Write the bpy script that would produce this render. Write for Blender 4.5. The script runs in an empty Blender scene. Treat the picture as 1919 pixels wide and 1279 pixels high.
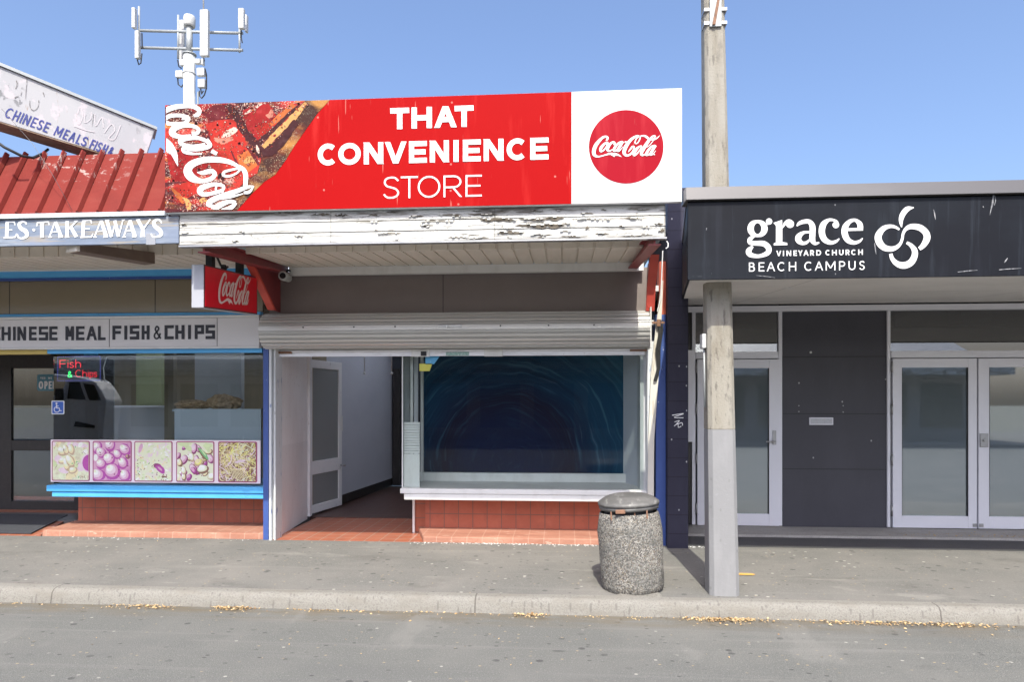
import bpy, bmesh, math, random
from mathutils import Vector, noise as mnoise
random.seed(7)
sc = bpy.context.scene
R = math.radians
# ------------------------------------------------------------------ camera
F_PX = 1279.3; CX = 959.5; HV = 754.0; CAMZ = 1.7; YAW = R(4.2)
cam = bpy.data.objects.new('camera', bpy.data.cameras.new('camera'))
sc.collection.objects.link(cam); sc.camera = cam
cam.location = (0, 0, CAMZ); cam.rotation_euler = (R(90), 0, YAW)
cam.data.lens = 24; cam.data.sensor_width = 36
cam.data.shift_y = (HV - 639.5) / 1919.0
cam.data.clip_end = 2000
# ------------------------------------------------------------------ light
EL = R(50.5); SUNV = Vector((0.048, -1, 0)).normalized() * math.cos(EL) + Vector((0, 0, math.sin(EL)))
w = bpy.data.worlds.new('World'); sc.world = w; w.use_nodes = True
nt = w.node_tree; nt.nodes.clear()
sky = nt.nodes.new('ShaderNodeTexSky'); sky.sky_type = 'NISHITA'; sky.sun_disc = False
sky.sun_elevation = EL; sky.sun_rotation = R(180); sky.air_density = 1.0; sky.dust_density = 4.8; sky.ozone_density = 6.5
bg = nt.nodes.new('ShaderNodeBackground'); bg.inputs[1].default_value = 0.15
wo = nt.nodes.new('ShaderNodeOutputWorld')
tint = nt.nodes.new('ShaderNodeMix'); tint.data_type = 'RGBA'; tint.blend_type = 'MULTIPLY'; tint.inputs[0].default_value = 1; tint.inputs[7].default_value = (.93, .87, .85, 1)
nt.links.new(sky.outputs[0], tint.inputs[6]); nt.links.new(tint.outputs[2], bg.inputs[0]); nt.links.new(bg.outputs[0], wo.inputs[0])
sun = bpy.data.objects.new('sun', bpy.data.lights.new('sun', 'SUN')); sc.collection.objects.link(sun)
sun.data.energy = 2.4; sun.data.angle = R(0.5); sun.data.color = (1, .975, .84)
sun.rotation_euler = (-SUNV).to_track_quat('-Z', 'Y').to_euler(); sun.location = (0, -10, 20)
sc.view_settings.view_transform = 'Standard'; sc.view_settings.look = 'None'
sc.view_settings.exposure = 1.2; sc.view_settings.gamma = 1.0
# ------------------------------------------------------------------ pixel ray to a point on a real plane
CO, SI = math.cos(YAW), math.sin(YAW)
def ray(u, v):
    a = (u - CX) / F_PX; b = (HV - v) / F_PX
    return Vector((-SI + a * CO, CO + a * SI, b))
def P(u, v, Y):
    d = ray(u, v); t = Y / d.y
    return Vector((d.x * t, Y, CAMZ + d.z * t))
def X(u, Y): return P(u, HV, Y).x
def Z(u, v, Y): return P(u, v, Y).z
def hit(u, v, p0, n):
    d = ray(u, v); o = Vector((0, 0, CAMZ))
    return o + d * ((p0 - o).dot(n) / d.dot(n))
# ------------------------------------------------------------------ materials
def mat(name, base, rough=.6, metal=0., spec=.5, layers=(), bump=None, coat=0.):
    m = bpy.data.materials.new(name); m.use_nodes = True
    t = m.node_tree; N = t.nodes; L = t.links
    b = N['Principled BSDF']
    b.inputs['Roughness'].default_value = rough; b.inputs['Metallic'].default_value = metal
    b.inputs['Specular IOR Level'].default_value = spec; b.inputs['Coat Weight'].default_value = coat
    geo = N.new('ShaderNodeNewGeometry')
    def mapped(scale, rot=(0, 0, 0), off=(0, 0, 0)):
        mp = N.new('ShaderNodeMapping')
        mp.inputs['Scale'].default_value = scale if hasattr(scale, '__len__') else (scale,) * 3
        mp.inputs['Rotation'].default_value = rot; mp.inputs['Location'].default_value = off
        L.new(geo.outputs['Position'], mp.inputs[0]); return mp.outputs[0]
    def rng(sock, lo, hi, mul=1.):
        r = N.new('ShaderNodeMapRange'); r.inputs[1].default_value = lo; r.inputs[2].default_value = hi
        r.inputs[4].default_value = mul; L.new(sock, r.inputs[0]); return r.outputs[0]
    def fac(l):
        k, s = l['k'], l['s']; lo, hi, mul = l.get('lo', .4), l.get('hi', .6), l.get('m', 1.)
        v = mapped(s, l.get('rot', (0, 0, 0)), l.get('off', (0, 0, 0)))
        if k == 'noise':
            n = N.new('ShaderNodeTexNoise'); n.inputs['Scale'].default_value = 1; n.inputs['Detail'].default_value = l.get('d', 5)
            n.inputs['Roughness'].default_value = l.get('r', .6); n.inputs['Distortion'].default_value = l.get('dist', 0)
            L.new(v, n.inputs['Vector']); return rng(n.outputs['Fac'], lo, hi, mul)
        if k in ('voro', 'edge', 'cell', 'speck'):
            n = N.new('ShaderNodeTexVoronoi'); n.inputs['Scale'].default_value = 1
            if k == 'edge': n.feature = 'DISTANCE_TO_EDGE'
            if hasattr(s, '__len__') and (s[1] == 1 or s[2] == 1):      # flat pattern in the XZ or XY plane
                n.voronoi_dimensions = '2D'
                if s[1] == 1:
                    sx = N.new('ShaderNodeSeparateXYZ'); cx = N.new('ShaderNodeCombineXYZ'); L.new(v, sx.inputs[0])
                    L.new(sx.outputs[0], cx.inputs[0]); L.new(sx.outputs[2], cx.inputs[1]); v = cx.outputs[0]
            L.new(v, n.inputs['Vector'])
            if k == 'cell':
                sp = N.new('ShaderNodeSeparateColor'); L.new(n.outputs['Color'], sp.inputs[0]); return rng(sp.outputs[l.get('ch', 0)], lo, hi, mul)
            f = rng(n.outputs['Distance'], lo, hi, mul)
            if k == 'speck':
                sp = N.new('ShaderNodeSeparateColor'); L.new(n.outputs['Color'], sp.inputs[0])
                g = N.new('ShaderNodeMath'); g.operation = 'GREATER_THAN'; g.inputs[1].default_value = l.get('th', .7); L.new(sp.outputs[0], g.inputs[0])
                q = N.new('ShaderNodeMath'); q.operation = 'MULTIPLY'; L.new(f, q.inputs[0]); L.new(g.outputs[0], q.inputs[1]); return q.outputs[0]
            return f
        if k == 'wave':
            n = N.new('ShaderNodeTexWave'); n.inputs['Scale'].default_value = 1; n.inputs['Distortion'].default_value = l.get('dist', 0)
            n.bands_direction = l.get('ax', 'X'); n.inputs['Detail'].default_value = 2
            L.new(v, n.inputs['Vector']); return rng(n.outputs['Fac'], lo, hi, mul)
        if k == 'line':       # mortar or joint lines of a grid in the first two mapped axes
            n = N.new('ShaderNodeTexBrick'); n.offset = l.get('o', 0.); n.inputs['Scale'].default_value = 1
            n.inputs['Brick Width'].default_value = l['w']; n.inputs['Row Height'].default_value = l['h']
            n.inputs['Mortar Size'].default_value = l['j']; n.inputs['Mortar Smooth'].default_value = .1
            mp = v
            if l.get('xz'):
                sp = N.new('ShaderNodeSeparateXYZ'); cb = N.new('ShaderNodeCombineXYZ'); L.new(v, sp.inputs[0])
                L.new(sp.outputs[0], cb.inputs[0]); L.new(sp.outputs[2], cb.inputs[1]); mp = cb.outputs[0]
            if l.get('yz'):
                sp = N.new('ShaderNodeSeparateXYZ'); cb = N.new('ShaderNodeCombineXYZ'); L.new(v, sp.inputs[0])
                L.new(sp.outputs[1], cb.inputs[0]); L.new(sp.outputs[2], cb.inputs[1]); mp = cb.outputs[0]
            L.new(mp, n.inputs['Vector']); return rng(n.outputs['Fac'], 0, 1, mul)
        if k == 'grad':
            sp = N.new('ShaderNodeSeparateXYZ'); L.new(v, sp.inputs[0]); return rng(sp.outputs[l.get('ax', 2)], lo, hi, mul)
    col = N.new('ShaderNodeRGB'); col.outputs[0].default_value = (*base, 1); cur = col.outputs[0]
    for l in layers:
        f = fac(l)
        if 'mask' in l:
            q = N.new('ShaderNodeMath'); q.operation = 'MULTIPLY'; L.new(f, q.inputs[0]); L.new(fac(l['mask']), q.inputs[1]); f = q.outputs[0]
        mx = N.new('ShaderNodeMix'); mx.data_type = 'RGBA'; L.new(f, mx.inputs[0]); L.new(cur, mx.inputs[6])
        mx.inputs[7].default_value = (*l['c'], 1); cur = mx.outputs[2]
    L.new(cur, b.inputs['Base Color'])
    if bump:
        f = fac(bump); bp = N.new('ShaderNodeBump'); bp.inputs['Strength'].default_value = bump.get('str', .3)
        bp.inputs['Distance'].default_value = bump.get('dst', .01); L.new(f, bp.inputs['Height']); L.new(bp.outputs[0], b.inputs['Normal'])
    return m
def nz(s, c, lo=.45, hi=.7, m=.5, **k): return dict(k='noise', s=s, c=c, lo=lo, hi=hi, m=m, **k)
def glass(name, tint=(.93, .96, .95), boost=1.5, add=.02, rough=0.):
    m = bpy.data.materials.new(name); m.use_nodes = True; t = m.node_tree; N = t.nodes; L = t.links; N.clear()
    o = N.new('ShaderNodeOutputMaterial'); tr = N.new('ShaderNodeBsdfTransparent'); tr.inputs[0].default_value = (*tint, 1)
    g = N.new('ShaderNodeBsdfGlossy'); g.inputs['Roughness'].default_value = rough
    fr = N.new('ShaderNodeFresnel'); fr.inputs[0].default_value = 1.5
    ma = N.new('ShaderNodeMath'); ma.operation = 'MULTIPLY_ADD'; ma.inputs[1].default_value = boost; ma.inputs[2].default_value = add; ma.use_clamp = True
    mx = N.new('ShaderNodeMixShader'); L.new(fr.outputs[0], ma.inputs[0]); L.new(ma.outputs[0], mx.inputs[0])
    L.new(tr.outputs[0], mx.inputs[1]); L.new(g.outputs[0], mx.inputs[2]); L.new(mx.outputs[0], o.inputs[0]); return m
def emit(name, c, s):
    m = mat(name, c, .5); b = m.node_tree.nodes['Principled BSDF']
    b.inputs['Emission Color'].default_value = (*c, 1); b.inputs['Emission Strength'].default_value = s; return m
M = {}
G = (.30, .29, .27)
def spots(s, th, lo, c, m=.8): return dict(k='speck', s=s, th=th, lo=lo, hi=lo * .75, c=c, m=m)
def gum(sx, sy, th, lo, c, m, ns): return dict(k='speck', s=(sx, sy, 1), th=th, lo=lo, hi=lo * .7, c=c, m=m, mask=dict(k='noise', s=ns, lo=.42, hi=.56, d=3))
M['road'] = mat('road asphalt', (.182, .184, .170), .92, spec=.2, layers=[nz(160, (.09, .09, .09), .35, .65, .75, d=2), nz(70, (.28, .28, .27), .55, .7, .45, d=2), nz(1.1, (.21, .205, .19), .42, .7, .5), nz((.5, 2.2, 1), (.13, .13, .13), .5, .75, .35), nz((.35, 9, 1), (.225, .22, .21), .55, .7, .4),
    gum(7, 8, .93, .2, (.07, .07, .07), .8, 2.1), gum(11, 17, .9, .2, (.06, .06, .06), .7, 3.3), gum(13, 15, .965, .18, (.5, .48, .43), .6, 1.3), gum(2.3, 6, .93, .12, (.07, .07, .07), .6, 1.7), dict(k='grad', s=(1, 1, 1), ax=1, lo=5.1, hi=5.40, c=(.155, .125, .085), m=.75, mask=dict(k='noise', s=(2.2, 9, 1), lo=.35, hi=.6, d=5)), nz((.9, 1.6, 1), (.10, .098, .095), .60, .70, .45, d=6, off=(4, 1, 0)), nz((1.6, .7, 1), (.23, .225, .21), .60, .66, .4, d=6, off=(9, 3, 0)), gum(19, 23, .95, .22, (.42, .33, .2), .6, 2.7)], bump=dict(k='noise', s=130, lo=.3, hi=.7, d=3, str=.5, dst=.008))
M['footpath'] = mat('footpath asphalt', (.178, .175, .162), .92, spec=.2, layers=[nz(150, (.11, .105, .10), .4, .65, .6, d=2), nz(1.4, (.24, .225, .205), .4, .7, .6), nz((.8, 2, 1), (.155, .15, .14), .5, .75, .45), nz((60, 60, 60), (.28, .27, .25), .6, .72, .4, d=1), nz((.4, 6, 1), (.25, .24, .22), .55, .7, .4),
    gum(7, 8, .86, .2, (.085, .082, .08), .75, 1.9), gum(15, 17, .9, .22, (.08, .078, .075), .7, 3.1), gum(12, 15, .95, .2, (.5, .48, .43), .7, 1.5), gum(2.7, 5, .9, .12, (.09, .087, .083), .55, 1.3), nz((1.2, 2.2, 1), (.12, .113, .105), .60, .69, .5, d=6, off=(2, 1, 0)), nz((1.1, 3, 1), (.30, .285, .26), .60, .66, .4, d=6, off=(7, 2, 0)), gum(21, 23, .95, .22, (.4, .3, .18), .6, 2.2)], bump=dict(k='noise', s=110, lo=.3, hi=.7, d=3, str=.4, dst=.006))
M['patch'] = mat('shaded dark patch asphalt', (.06, .06, .065), .9, layers=[nz(120, (.11, .11, .11), .5, .7, .5, d=2), nz(2, (.085, .082, .08), .4, .7, .5), nz((12, 30, 1), (.2, .12, .06), .66, .75, .6)], bump=dict(k='noise', s=110, lo=.3, hi=.7, str=.4, dst=.006))  # darker asphalt, with the canopy shade painted into its colour as well
M['kerb'] = mat('kerb concrete', (.235, .225, .202), .9, layers=[nz(90, (.15, .14, .125), .48, .64, .7, d=3), nz((3, 8, 8), (.19, .175, .15), .45, .65, .7), spots((30, 30, 1), .8, .3, (.13, .12, .11), .6), dict(k='line', s=1, w=3.6, h=50, j=.006, c=(.1, .09, .08), m=.9, off=(.7, 7, 0))], bump=dict(k='noise', s=70, lo=.3, hi=.7, str=.5, dst=.006))
M['concrete'] = mat('grey concrete', (.36, .35, .33), .9, layers=[nz(60, (.22, .21, .2), .45, .7, .6), nz((3, 9, 1), (.2, .13, .08), .6, .72, .5), nz(4, (.25, .24, .23), .45, .7, .5)], bump=dict(k='noise', s=50, lo=.3, hi=.7, str=.4, dst=.005))
M['pole'] = mat('aged pole concrete', (.28, .26, .218), .9, layers=[nz((14, 14, 3), (.20, .175, .135), .46, .66, .75), nz((30, 30, 7), (.085, .075, .065), .57, .66, .7), nz((9, 9, 5), (.11, .10, .085), .60, .68, .6, d=7), nz((5, 5, .8), (.34, .325, .295), .5, .7, .5), nz(120, (.3, .28, .24), .5, .7, .4, d=2)], bump=dict(k='noise', s=60, lo=.3, hi=.7, str=.4, dst=.005))
M['pole_paint'] = mat('grey pole paint', (.24, .24, .245), .6, spec=.2, layers=[nz((8, 8, 2), (.30, .30, .305), .45, .7, .6), nz(30, (.3, .3, .31), .62, .72, .5), spots((14, 1, 9), .9, .13, (.2, .2, .2), .7)], bump=dict(k='noise', s=40, lo=.3, hi=.7, str=.25, dst=.004))
def tiles(name, xz, w_=.168, c=(.36, .095, .05), off=(0, 0, 0), yz=False, joint=(.30, .25, .2), jm=.8):
    return mat(name, c, .38, layers=[dict(k='cell', s=(1 / w_, 1 / w_, 1 / w_), lo=0, hi=1, c=(c[0] * .78, c[1] * .8, c[2] * .85), m=.6), nz(7, (c[0] * 1.15, c[1] * 1.3, c[2] * 1.4), .45, .7, .5), nz(24, (.22, .1, .07), .6, .75, .4),
        dict(k='line', s=1, w=w_, h=w_, j=.0055, c=joint, m=jm, xz=xz, yz=yz, off=off)], bump=dict(k='line', s=1, w=w_, h=w_, j=.007, xz=xz, yz=yz, lo=1, hi=0, str=-.4, dst=.004, off=off, c=None))
M['tile_wall'] = tiles('red quarry wall tiles', True, c=(.46, .125, .072), off=(.03, 0, -.225 + .168), joint=(.16, .1, .085))
M['tile_side'] = tiles('red quarry side tiles', False, yz=True, joint=(.16, .1, .085))
M['tile_floor'] = tiles('red quarry floor tiles', False, c=(.40, .125, .065), joint=(.42, .36, .3))
M['step'] = mat('worn red step', (.34, .155, .105), .75, layers=[nz((2, 8, 8), (.52, .27, .19), .4, .7, .7), nz(30, (.33, .12, .07), .5, .7, .4), nz((6, 18, 18), (.66, .52, .42), .62, .7, .55), dict(k='line', s=1, w=.168, h=3, j=.006, c=(.5, .35, .27), m=.4, off=(.03, 5, 0))])
M['peel'] = mat('peeling white board paint', (.56, .555, .53), .75, spec=.15, layers=[nz((2.2, 8, 22), (.42, .40, .36), .5, .68, .6), nz((1.5, 6, 24), (.15, .135, .115), .59, .605, .95, d=8, r=.68, mask=dict(k='noise', s=(.8, 1, 5), lo=.5, hi=.56, d=3, off=(.9, 0, 0))), nz((2.4, 6, 34), (.07, .06, .05), .625, .64, .95, d=8, r=.7, mask=dict(k='noise', s=(.6, 1, 4), lo=.45, hi=.52, d=3, off=(4.3, 0, 2))),
    nz((26, 26, 50), (.2, .18, .15), .66, .69, .8), dict(k='grad', s=(1, 1, 1), lo=3.045, hi=3.018, c=(.14, .12, .10), m=.85, mask=dict(k='noise', s=(3, 1, 12), lo=.44, hi=.52)), dict(k='grad', s=(1, 1, 1), lo=3.225, hi=3.25, c=(.16, .14, .12), m=.8, mask=dict(k='noise', s=(2.2, 1, 14), lo=.48, hi=.56, off=(2, 0, 0))),
    dict(k='line', s=1, w=1.37, h=50, j=.004, c=(.15, .14, .12), m=.6, xz=True, off=(.55, 0, 9))], bump=dict(k='noise', s=(1.5, 6, 24), lo=.53, hi=.585, d=8, r=.68, str=.7, dst=-.008))
M['oldblue'] = mat('weathered blue sign board', (.17, .205, .27), .75, spec=.1, layers=[nz((1.5, 5, 9), (.31, .34, .385), .45, .62, .8), nz((1.2, 6, 20), (.30, .26, .2), .55, .62, .8), nz((.9, 6, 40), (.07, .065, .06), .60, .63, .8), nz((20, 20, 50), (.2, .2, .22), .68, .72, .7), nz((2, 6, 5), (.25, .29, .4), .5, .7, .5)], bump=dict(k='noise', s=(2, 6, 30), lo=.4, hi=.7, str=.3, dst=.004))
M['oldwhite'] = mat('worn white lettering', (.82, .82, .82), .7, layers=[nz((9, 9, 14), (.50, .55, .63), .56, .64, .7)])
M['redroof'] = mat('red painted roof iron', (.185, .028, .022), .65, spec=.12, layers=[nz((3, 5, 3), (.14, .022, .018), .45, .7, .6), nz((2, 3, 5), (.23, .05, .038), .5, .72, .5), nz((11, 30, 9), (.42, .34, .31), .56, .61, .75, d=7, r=.7, mask=dict(k='noise', s=(.8, 1, .9), lo=.55, hi=.62, d=2, off=(3.1, 0, 1.2)))], bump=dict(k='noise', s=9, lo=.3, hi=.7, str=.15, dst=.01))
M['white'] = mat('white painted trim', (.74, .74, .73), .5, layers=[nz((6, 6, 3), (.6, .59, .57), .5, .7, .6), nz(40, (.42, .4, .38), .66, .74, .6)])
M['jamb'] = mat('stained white jamb board', (.90, .89, .89), .55, layers=[nz((5, 3, 1.2), (.74, .70, .69), .45, .72, .6), nz(16, (.48, .43, .4), .62, .75, .5), dict(k='grad', s=(1, 1, 1), lo=1.195, hi=1.19, c=(.5, .46, .45), m=.15)])
M['door_white'] = mat('chipped white door paint', (.86, .87, .88), .45, layers=[nz((22, 22, 7), (.3, .29, .3), .64, .7, .8), nz(5, (.78, .79, .82), .45, .7, .5)])
M['soffit'] = mat('cream soffit lining', (.74, .68, .60), .6, layers=[nz((4, 2, 4), (.64, .58, .5), .45, .7, .6), nz(24, (.4, .34, .27), .62, .72, .4)])
M['soffit_grey'] = mat('pale grey soffit lining', (.72, .69, .66), .6, layers=[nz((2, 2, 2), (.58, .56, .53), .45, .7, .5), dict(k='line', s=1, w=2.4, h=1.2, j=.005, c=(.3, .29, .28), m=.8, off=(.4, .45, 0))])
M['brownpanel'] = mat('brown glazed panel', (.25, .205, .135), .18, spec=.5, layers=[nz((1, 1, 2), (.27, .22, .15), .45, .7, .6), dict(k='line', s=1, w=1.75, h=30, j=.006, c=(.03, .028, .025), m=.9, xz=True, off=(1.1, 0, 9))])
M['greypanel'] = mat('dark warm grey panel', (.21, .175, .165), .6, layers=[nz((1.5, 1, 2), (.25, .215, .20), .45, .7, .6), nz(120, (.16, .14, .14), .5, .7, .4), dict(k='line', s=1, w=2.7, h=30, j=.005, c=(.05, .045, .045), m=.9, xz=True, off=(1.3, 0, 9))])
M['blue'] = mat('bright blue paint', (.085, .40, .78), .4, layers=[nz((5, 5, 9), (.12, .46, .82), .45, .7, .6), nz(35, (.04, .14, .3), .66, .74, .6)])
M['royal'] = mat('royal blue paint', (.045, .09, .30), .5, layers=[nz((9, 9, 4), (.06, .12, .36), .45, .7, .6), nz((30, 30, 12), (.6, .62, .68), .67, .71, .8)])
M['royal_white'] = mat('flaking white over blue', (.62, .64, .66), .6, layers=[nz((16, 16, 5), (.1, .16, .38), .6, .66, .7), nz((40, 40, 12), (.28, .26, .25), .62, .7, .6)])
M['yellow'] = mat('dull yellow paint', (.55, .42, .12), .5, layers=[nz(9, (.4, .3, .1), .5, .7, .5)])
M['redsteel'] = mat('dark red painted steel', (.27, .045, .05), .45, layers=[nz((6, 6, 9), (.2, .035, .04), .45, .7, .6), nz(30, (.38, .12, .1), .62, .72, .5)])
M['brightred'] = mat('orange red brace painted as lit', (.62, .085, .06), .45, layers=[nz((6, 6, 9), (.5, .06, .05), .45, .7, .6), nz(30, (.3, .05, .05), .66, .74, .5)])  # red brightened so the light on the brace sits in its colour
M['galv'] = mat('galvanised shutter slats', (.66, .65, .63), .42, .3, layers=[nz((.7, 6, 9), (.62, .6, .57), .4, .7, .5), nz((3, 30, 40), (.4, .37, .33), .62, .74, .5), nz(25, (.7, .7, .7), .6, .75, .4)])
M['bar'] = mat('white shutter bottom bar', (.86, .87, .92), .4, .05, layers=[nz((4, 6, 20), (.55, .55, .57), .5, .7, .6), nz((30, 9, 30), (.28, .22, .18), .68, .74, .7)])
M['alu'] = mat('silver aluminium frame', (.80, .80, .85), .4, .1, layers=[nz((2, 2, 2), (.74, .74, .80), .45, .7, .5), nz(70, (.45, .45, .47), .66, .75, .4)])
M['steel'] = mat('dull steel', (.42, .42, .42), .4, .8, layers=[nz(18, (.28, .28, .28), .5, .7, .5)])
M['navy'] = mat('navy painted block', (.032, .031, .05), .6, spec=.2, layers=[nz((3, 3, 2), (.042, .041, .064), .42, .7, .7), dict(k='line', s=1, w=.8, h=.2, j=.006, c=(.014, .014, .021), m=.55, xz=True, off=(.25, 0, .09)), spots((13, 1, 9), .95, .1, (.5, .5, .5), .8)], bump=dict(k='noise', s=60, lo=.3, hi=.7, str=.25, dst=.004))
M['slate'] = mat('charcoal wall sheet', (.052, .051, .064), .5, layers=[nz((2, 2, 1), (.068, .067, .082), .42, .7, .7), nz((40, 40, 12), (.075, .075, .09), .6, .75, .4), spots((6, 1, 5), .96, .06, (.5, .5, .5), .8)])
M['canopy'] = mat('black canopy sheet', (.010, .011, .015), .5, spec=.12, layers=[nz((.9, 1, 1.3), (.016, .02, .027), .4, .7, .8), nz((16, 16, 1.1), (.04, .048, .062), .56, .74, .5, d=6), nz((9, 9, .7), (.02, .022, .03), .55, .7, .5), nz((30, 30, 8), (.35, .36, .38), .715, .735, .7), dict(k='noise', s=(2, 2, 70), c=(.4, .4, .42), lo=.68, hi=.72, m=.6, mask=dict(k='grad', s=(1, 1, 1), lo=2.80, hi=2.66))])
M['cap'] = mat('grey folded cap flashing', (.115, .11, .112), .4, .3, layers=[nz((1, 1, 3), (.15, .145, .15), .45, .7, .6), nz((14, 14, 2), (.5, .5, .5), .69, .73, .6)])
M['ink'] = mat('white vinyl lettering', (.72, .72, .72), .45, layers=[nz(30, (.7, .7, .72), .6, .75, .4)])
M['inkdark'] = mat('black vinyl lettering', (.018, .018, .028), .45, layers=[nz(30, (.035, .035, .045), .5, .7, .5)])
M['inkblue'] = mat('navy sign writing', (.025, .035, .20), .5, layers=[nz((20, 20, 20), (.07, .08, .25), .5, .7, .5)])
M['inkpink'] = mat('translucent white script', (.82, .66, .62), .4)
scratch = dict(k='noise', s=(26, 26, 2.2), c=(.50, .16, .13), lo=.69, hi=.72, m=.7, d=2, rot=(0, .12, 0))
nails = spots((3.6, 1, 3.6), .72, .035, (.55, .2, .17), .7)
M['signred'] = mat('red sign vinyl', (.33, .004, .005), .55, spec=.05, layers=[nz((.6, 1, .9), (.37, .006, .006), .4, .7, .6), nz((9, 9, 1.0), (.54, .035, .03), .57, .74, .4, d=4), scratch, nails])
M['discred'] = mat('crimson sign disc', (.30, .006, .016), .5, spec=.06, layers=[nz((9, 9, 1.2), (.42, .03, .04), .5, .72, .6, d=4), scratch])
M['signwhite'] = mat('white sign vinyl', (.66, .66, .67), .45, spec=.25, layers=[nz((.8, 1, .8), (.82, .82, .85), .45, .7, .6), spots((5, 1, 5), .8, .045, (.45, .45, .47), .6), nz((12, 12, 1.5), (.7, .7, .72), .64, .75, .4)])
M['boxred'] = mat('red lightbox face', (.80, .006, .022), .28, layers=[nz(3, (.55, .004, .014), .4, .7, .5)])
M['boxrim'] = mat('dark lightbox rim', (.10, .03, .035), .4)
M['boxend'] = mat('pale lightbox end', (.36, .37, .41), .45, layers=[nz(9, (.30, .31, .35), .5, .7, .5)])
M['stripsign'] = mat('grey lightbox strip', (.64, .62, .63), .35, layers=[nz((1, 1, 3), (.70, .68, .69), .4, .7, .6), nz((3, 3, 30), (.62, .6, .58), .62, .72, .4)])
M['roofsign'] = mat('stained white roof sign', (.41, .405, .42), .5, spec=.15, layers=[nz((2, 2, 1), (.34, .34, .365), .42, .68, .7), nz((18, 18, 2.4), (.25, .14, .07), .64, .68, .8), nz((14, 14, 10), (.17, .17, .18), .58, .63, .8, mask=dict(k='noise', s=(2.1, 1, 2), lo=.5, hi=.58)), nz((9, 9, 7), (.55, .48, .51), .56, .62, .6)])
M['underside'] = mat('rusty sign underside', (.20, .135, .09), .7, layers=[nz((3, 12, 12), (.34, .25, .18), .45, .65, .7), nz(20, (.12, .07, .05), .55, .7, .6)])
M['agg'] = mat('exposed aggregate', (.25, .238, .215), .95, spec=.15, layers=[dict(k='cell', s=105, lo=.2, hi=1, c=(.50, .48, .43), m=.85), dict(k='cell', s=105, lo=.6, hi=.64, ch=1, c=(.075, .07, .068), m=.8), dict(k='cell', s=105, lo=.8, hi=.82, ch=2, c=(.28, .22, .15), m=.5), dict(k='edge', s=105, lo=.08, hi=.02, c=(.11, .105, .1), m=.8), nz(5, (.15, .155, .15), .45, .68, .65), nz((3, 3, 9), (.10, .098, .09), .55, .7, .5), nz((4, 4, 4), (.34, .33, .30), .58, .7, .5)], bump=dict(k='voro', s=105, lo=.6, hi=.1, str=.8, dst=.007))
M['lid'] = mat('dull pewter bin lid', (.13, .127, .122), .6, .3, layers=[nz((6, 6, 14), (.2, .195, .19), .45, .68, .7), nz(30, (.26, .16, .1), .64, .72, .6), nz((12, 3, 12), (.40, .39, .37), .58, .7, .6), nz((5, 5, 5), (.09, .085, .08), .52, .68, .6)], bump=dict(k='noise', s=14, lo=.3, hi=.7, str=.3, dst=.01))
M['rust'] = mat('rusted metal', (.25, .13, .08), .8, layers=[nz(40, (.12, .07, .05), .45, .65, .7)])
M['mast'] = mat('white mast steel', (.5, .51, .51), .5, layers=[nz((6, 6, 3), (.6, .62, .63), .5, .7, .5), spots((4, 1, 4), .9, .12, (.15, .15, .15), .7)])
M['mast_grey'] = mat('grey galvanised mast arms', (.34, .36, .37), .5, .2, layers=[nz(9, (.4, .42, .43), .5, .7, .5)])
M['panelwhite'] = mat('white antenna housing', (.5, .5, .49), .45, layers=[nz((9, 9, 3), (.68, .68, .66), .5, .7, .5)])
M['black'] = mat('black rubber', (.018, .018, .02), .6, layers=[nz(40, (.04, .04, .04), .5, .7, .5)])
M['darkframe'] = mat('dark bronze frame', (.028, .025, .025), .4, layers=[nz(20, (.05, .045, .04), .5, .7, .5)])
M['ply'] = mat('dark brown lining', (.27, .22, .15), .6, layers=[nz((8, 8, 1), (.34, .28, .2), .45, .7, .6)])
M['olive'] = mat('olive lining', (.36, .39, .22), .6, layers=[nz((5, 5, 1), (.42, .44, .28), .45, .7, .5)])
M['greyboard'] = mat('grey board', (.50, .51, .53), .55, layers=[nz((3, 3, 3), (.56, .57, .59), .45, .7, .5), nz(50, (.2, .2, .2), .66, .74, .4)])
M['frost'] = mat('pale blue grey board', (.42, .48, .55), .3, layers=[nz((2, 2, 3), (.47, .53, .6), .45, .7, .5), nz((20, 3, 6), (.6, .65, .7), .66, .7, .5)])
M['intwall'] = mat('bluish white interior wall', (.60, .62, .68), .6, layers=[nz((1, 1, 2), (.50, .52, .59), .4, .7, .6), nz(18, (.45, .47, .5), .66, .75, .4)])
M['darkfloor'] = mat('dark vinyl floor', (.10, .095, .095), .35, layers=[nz((3, 8, 1), (.16, .15, .15), .45, .7, .6), nz(30, (.05, .05, .05), .6, .7, .4)])
M['darkwall'] = mat('dark interior wall', (.04, .045, .06), .7, layers=[nz(2, (.06, .065, .09), .45, .7, .6)])
M['mat'] = mat('charcoal door mat', (.045, .048, .058), .95, layers=[nz(160, (.1, .1, .11), .5, .65, .6, d=2)], bump=dict(k='noise', s=150, lo=.3, hi=.7, str=.6, dst=.006))
M['clear'] = glass('clear shop glass', boost=1.1, add=.0)
M['matte_clear'] = glass('clear display glass', boost=.4, add=0.)
M['dirty'] = glass('grey dirty glass', tint=(.72, .76, .78), boost=1.4, add=.05)
def hazed():  # pale diffuse mix paints interior brightness into the panes
    m = glass('dusty glass', tint=(.9, .93, .93), boost=1.2, add=.02); t = m.node_tree; N = t.nodes; L = t.links
    o = [n for n in N if n.type == 'OUTPUT_MATERIAL'][0]; src = o.inputs[0].links[0].from_socket
    d = N.new('ShaderNodeBsdfDiffuse'); d.inputs[0].default_value = (.80, .84, .84, 1); mx = N.new('ShaderNodeMixShader'); mx.inputs[0].default_value = .30
    L.new(src, mx.inputs[1]); L.new(d.outputs[0], mx.inputs[2]); L.new(mx.outputs[0], o.inputs[0]); return m
M['hazed'] = hazed()
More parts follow.
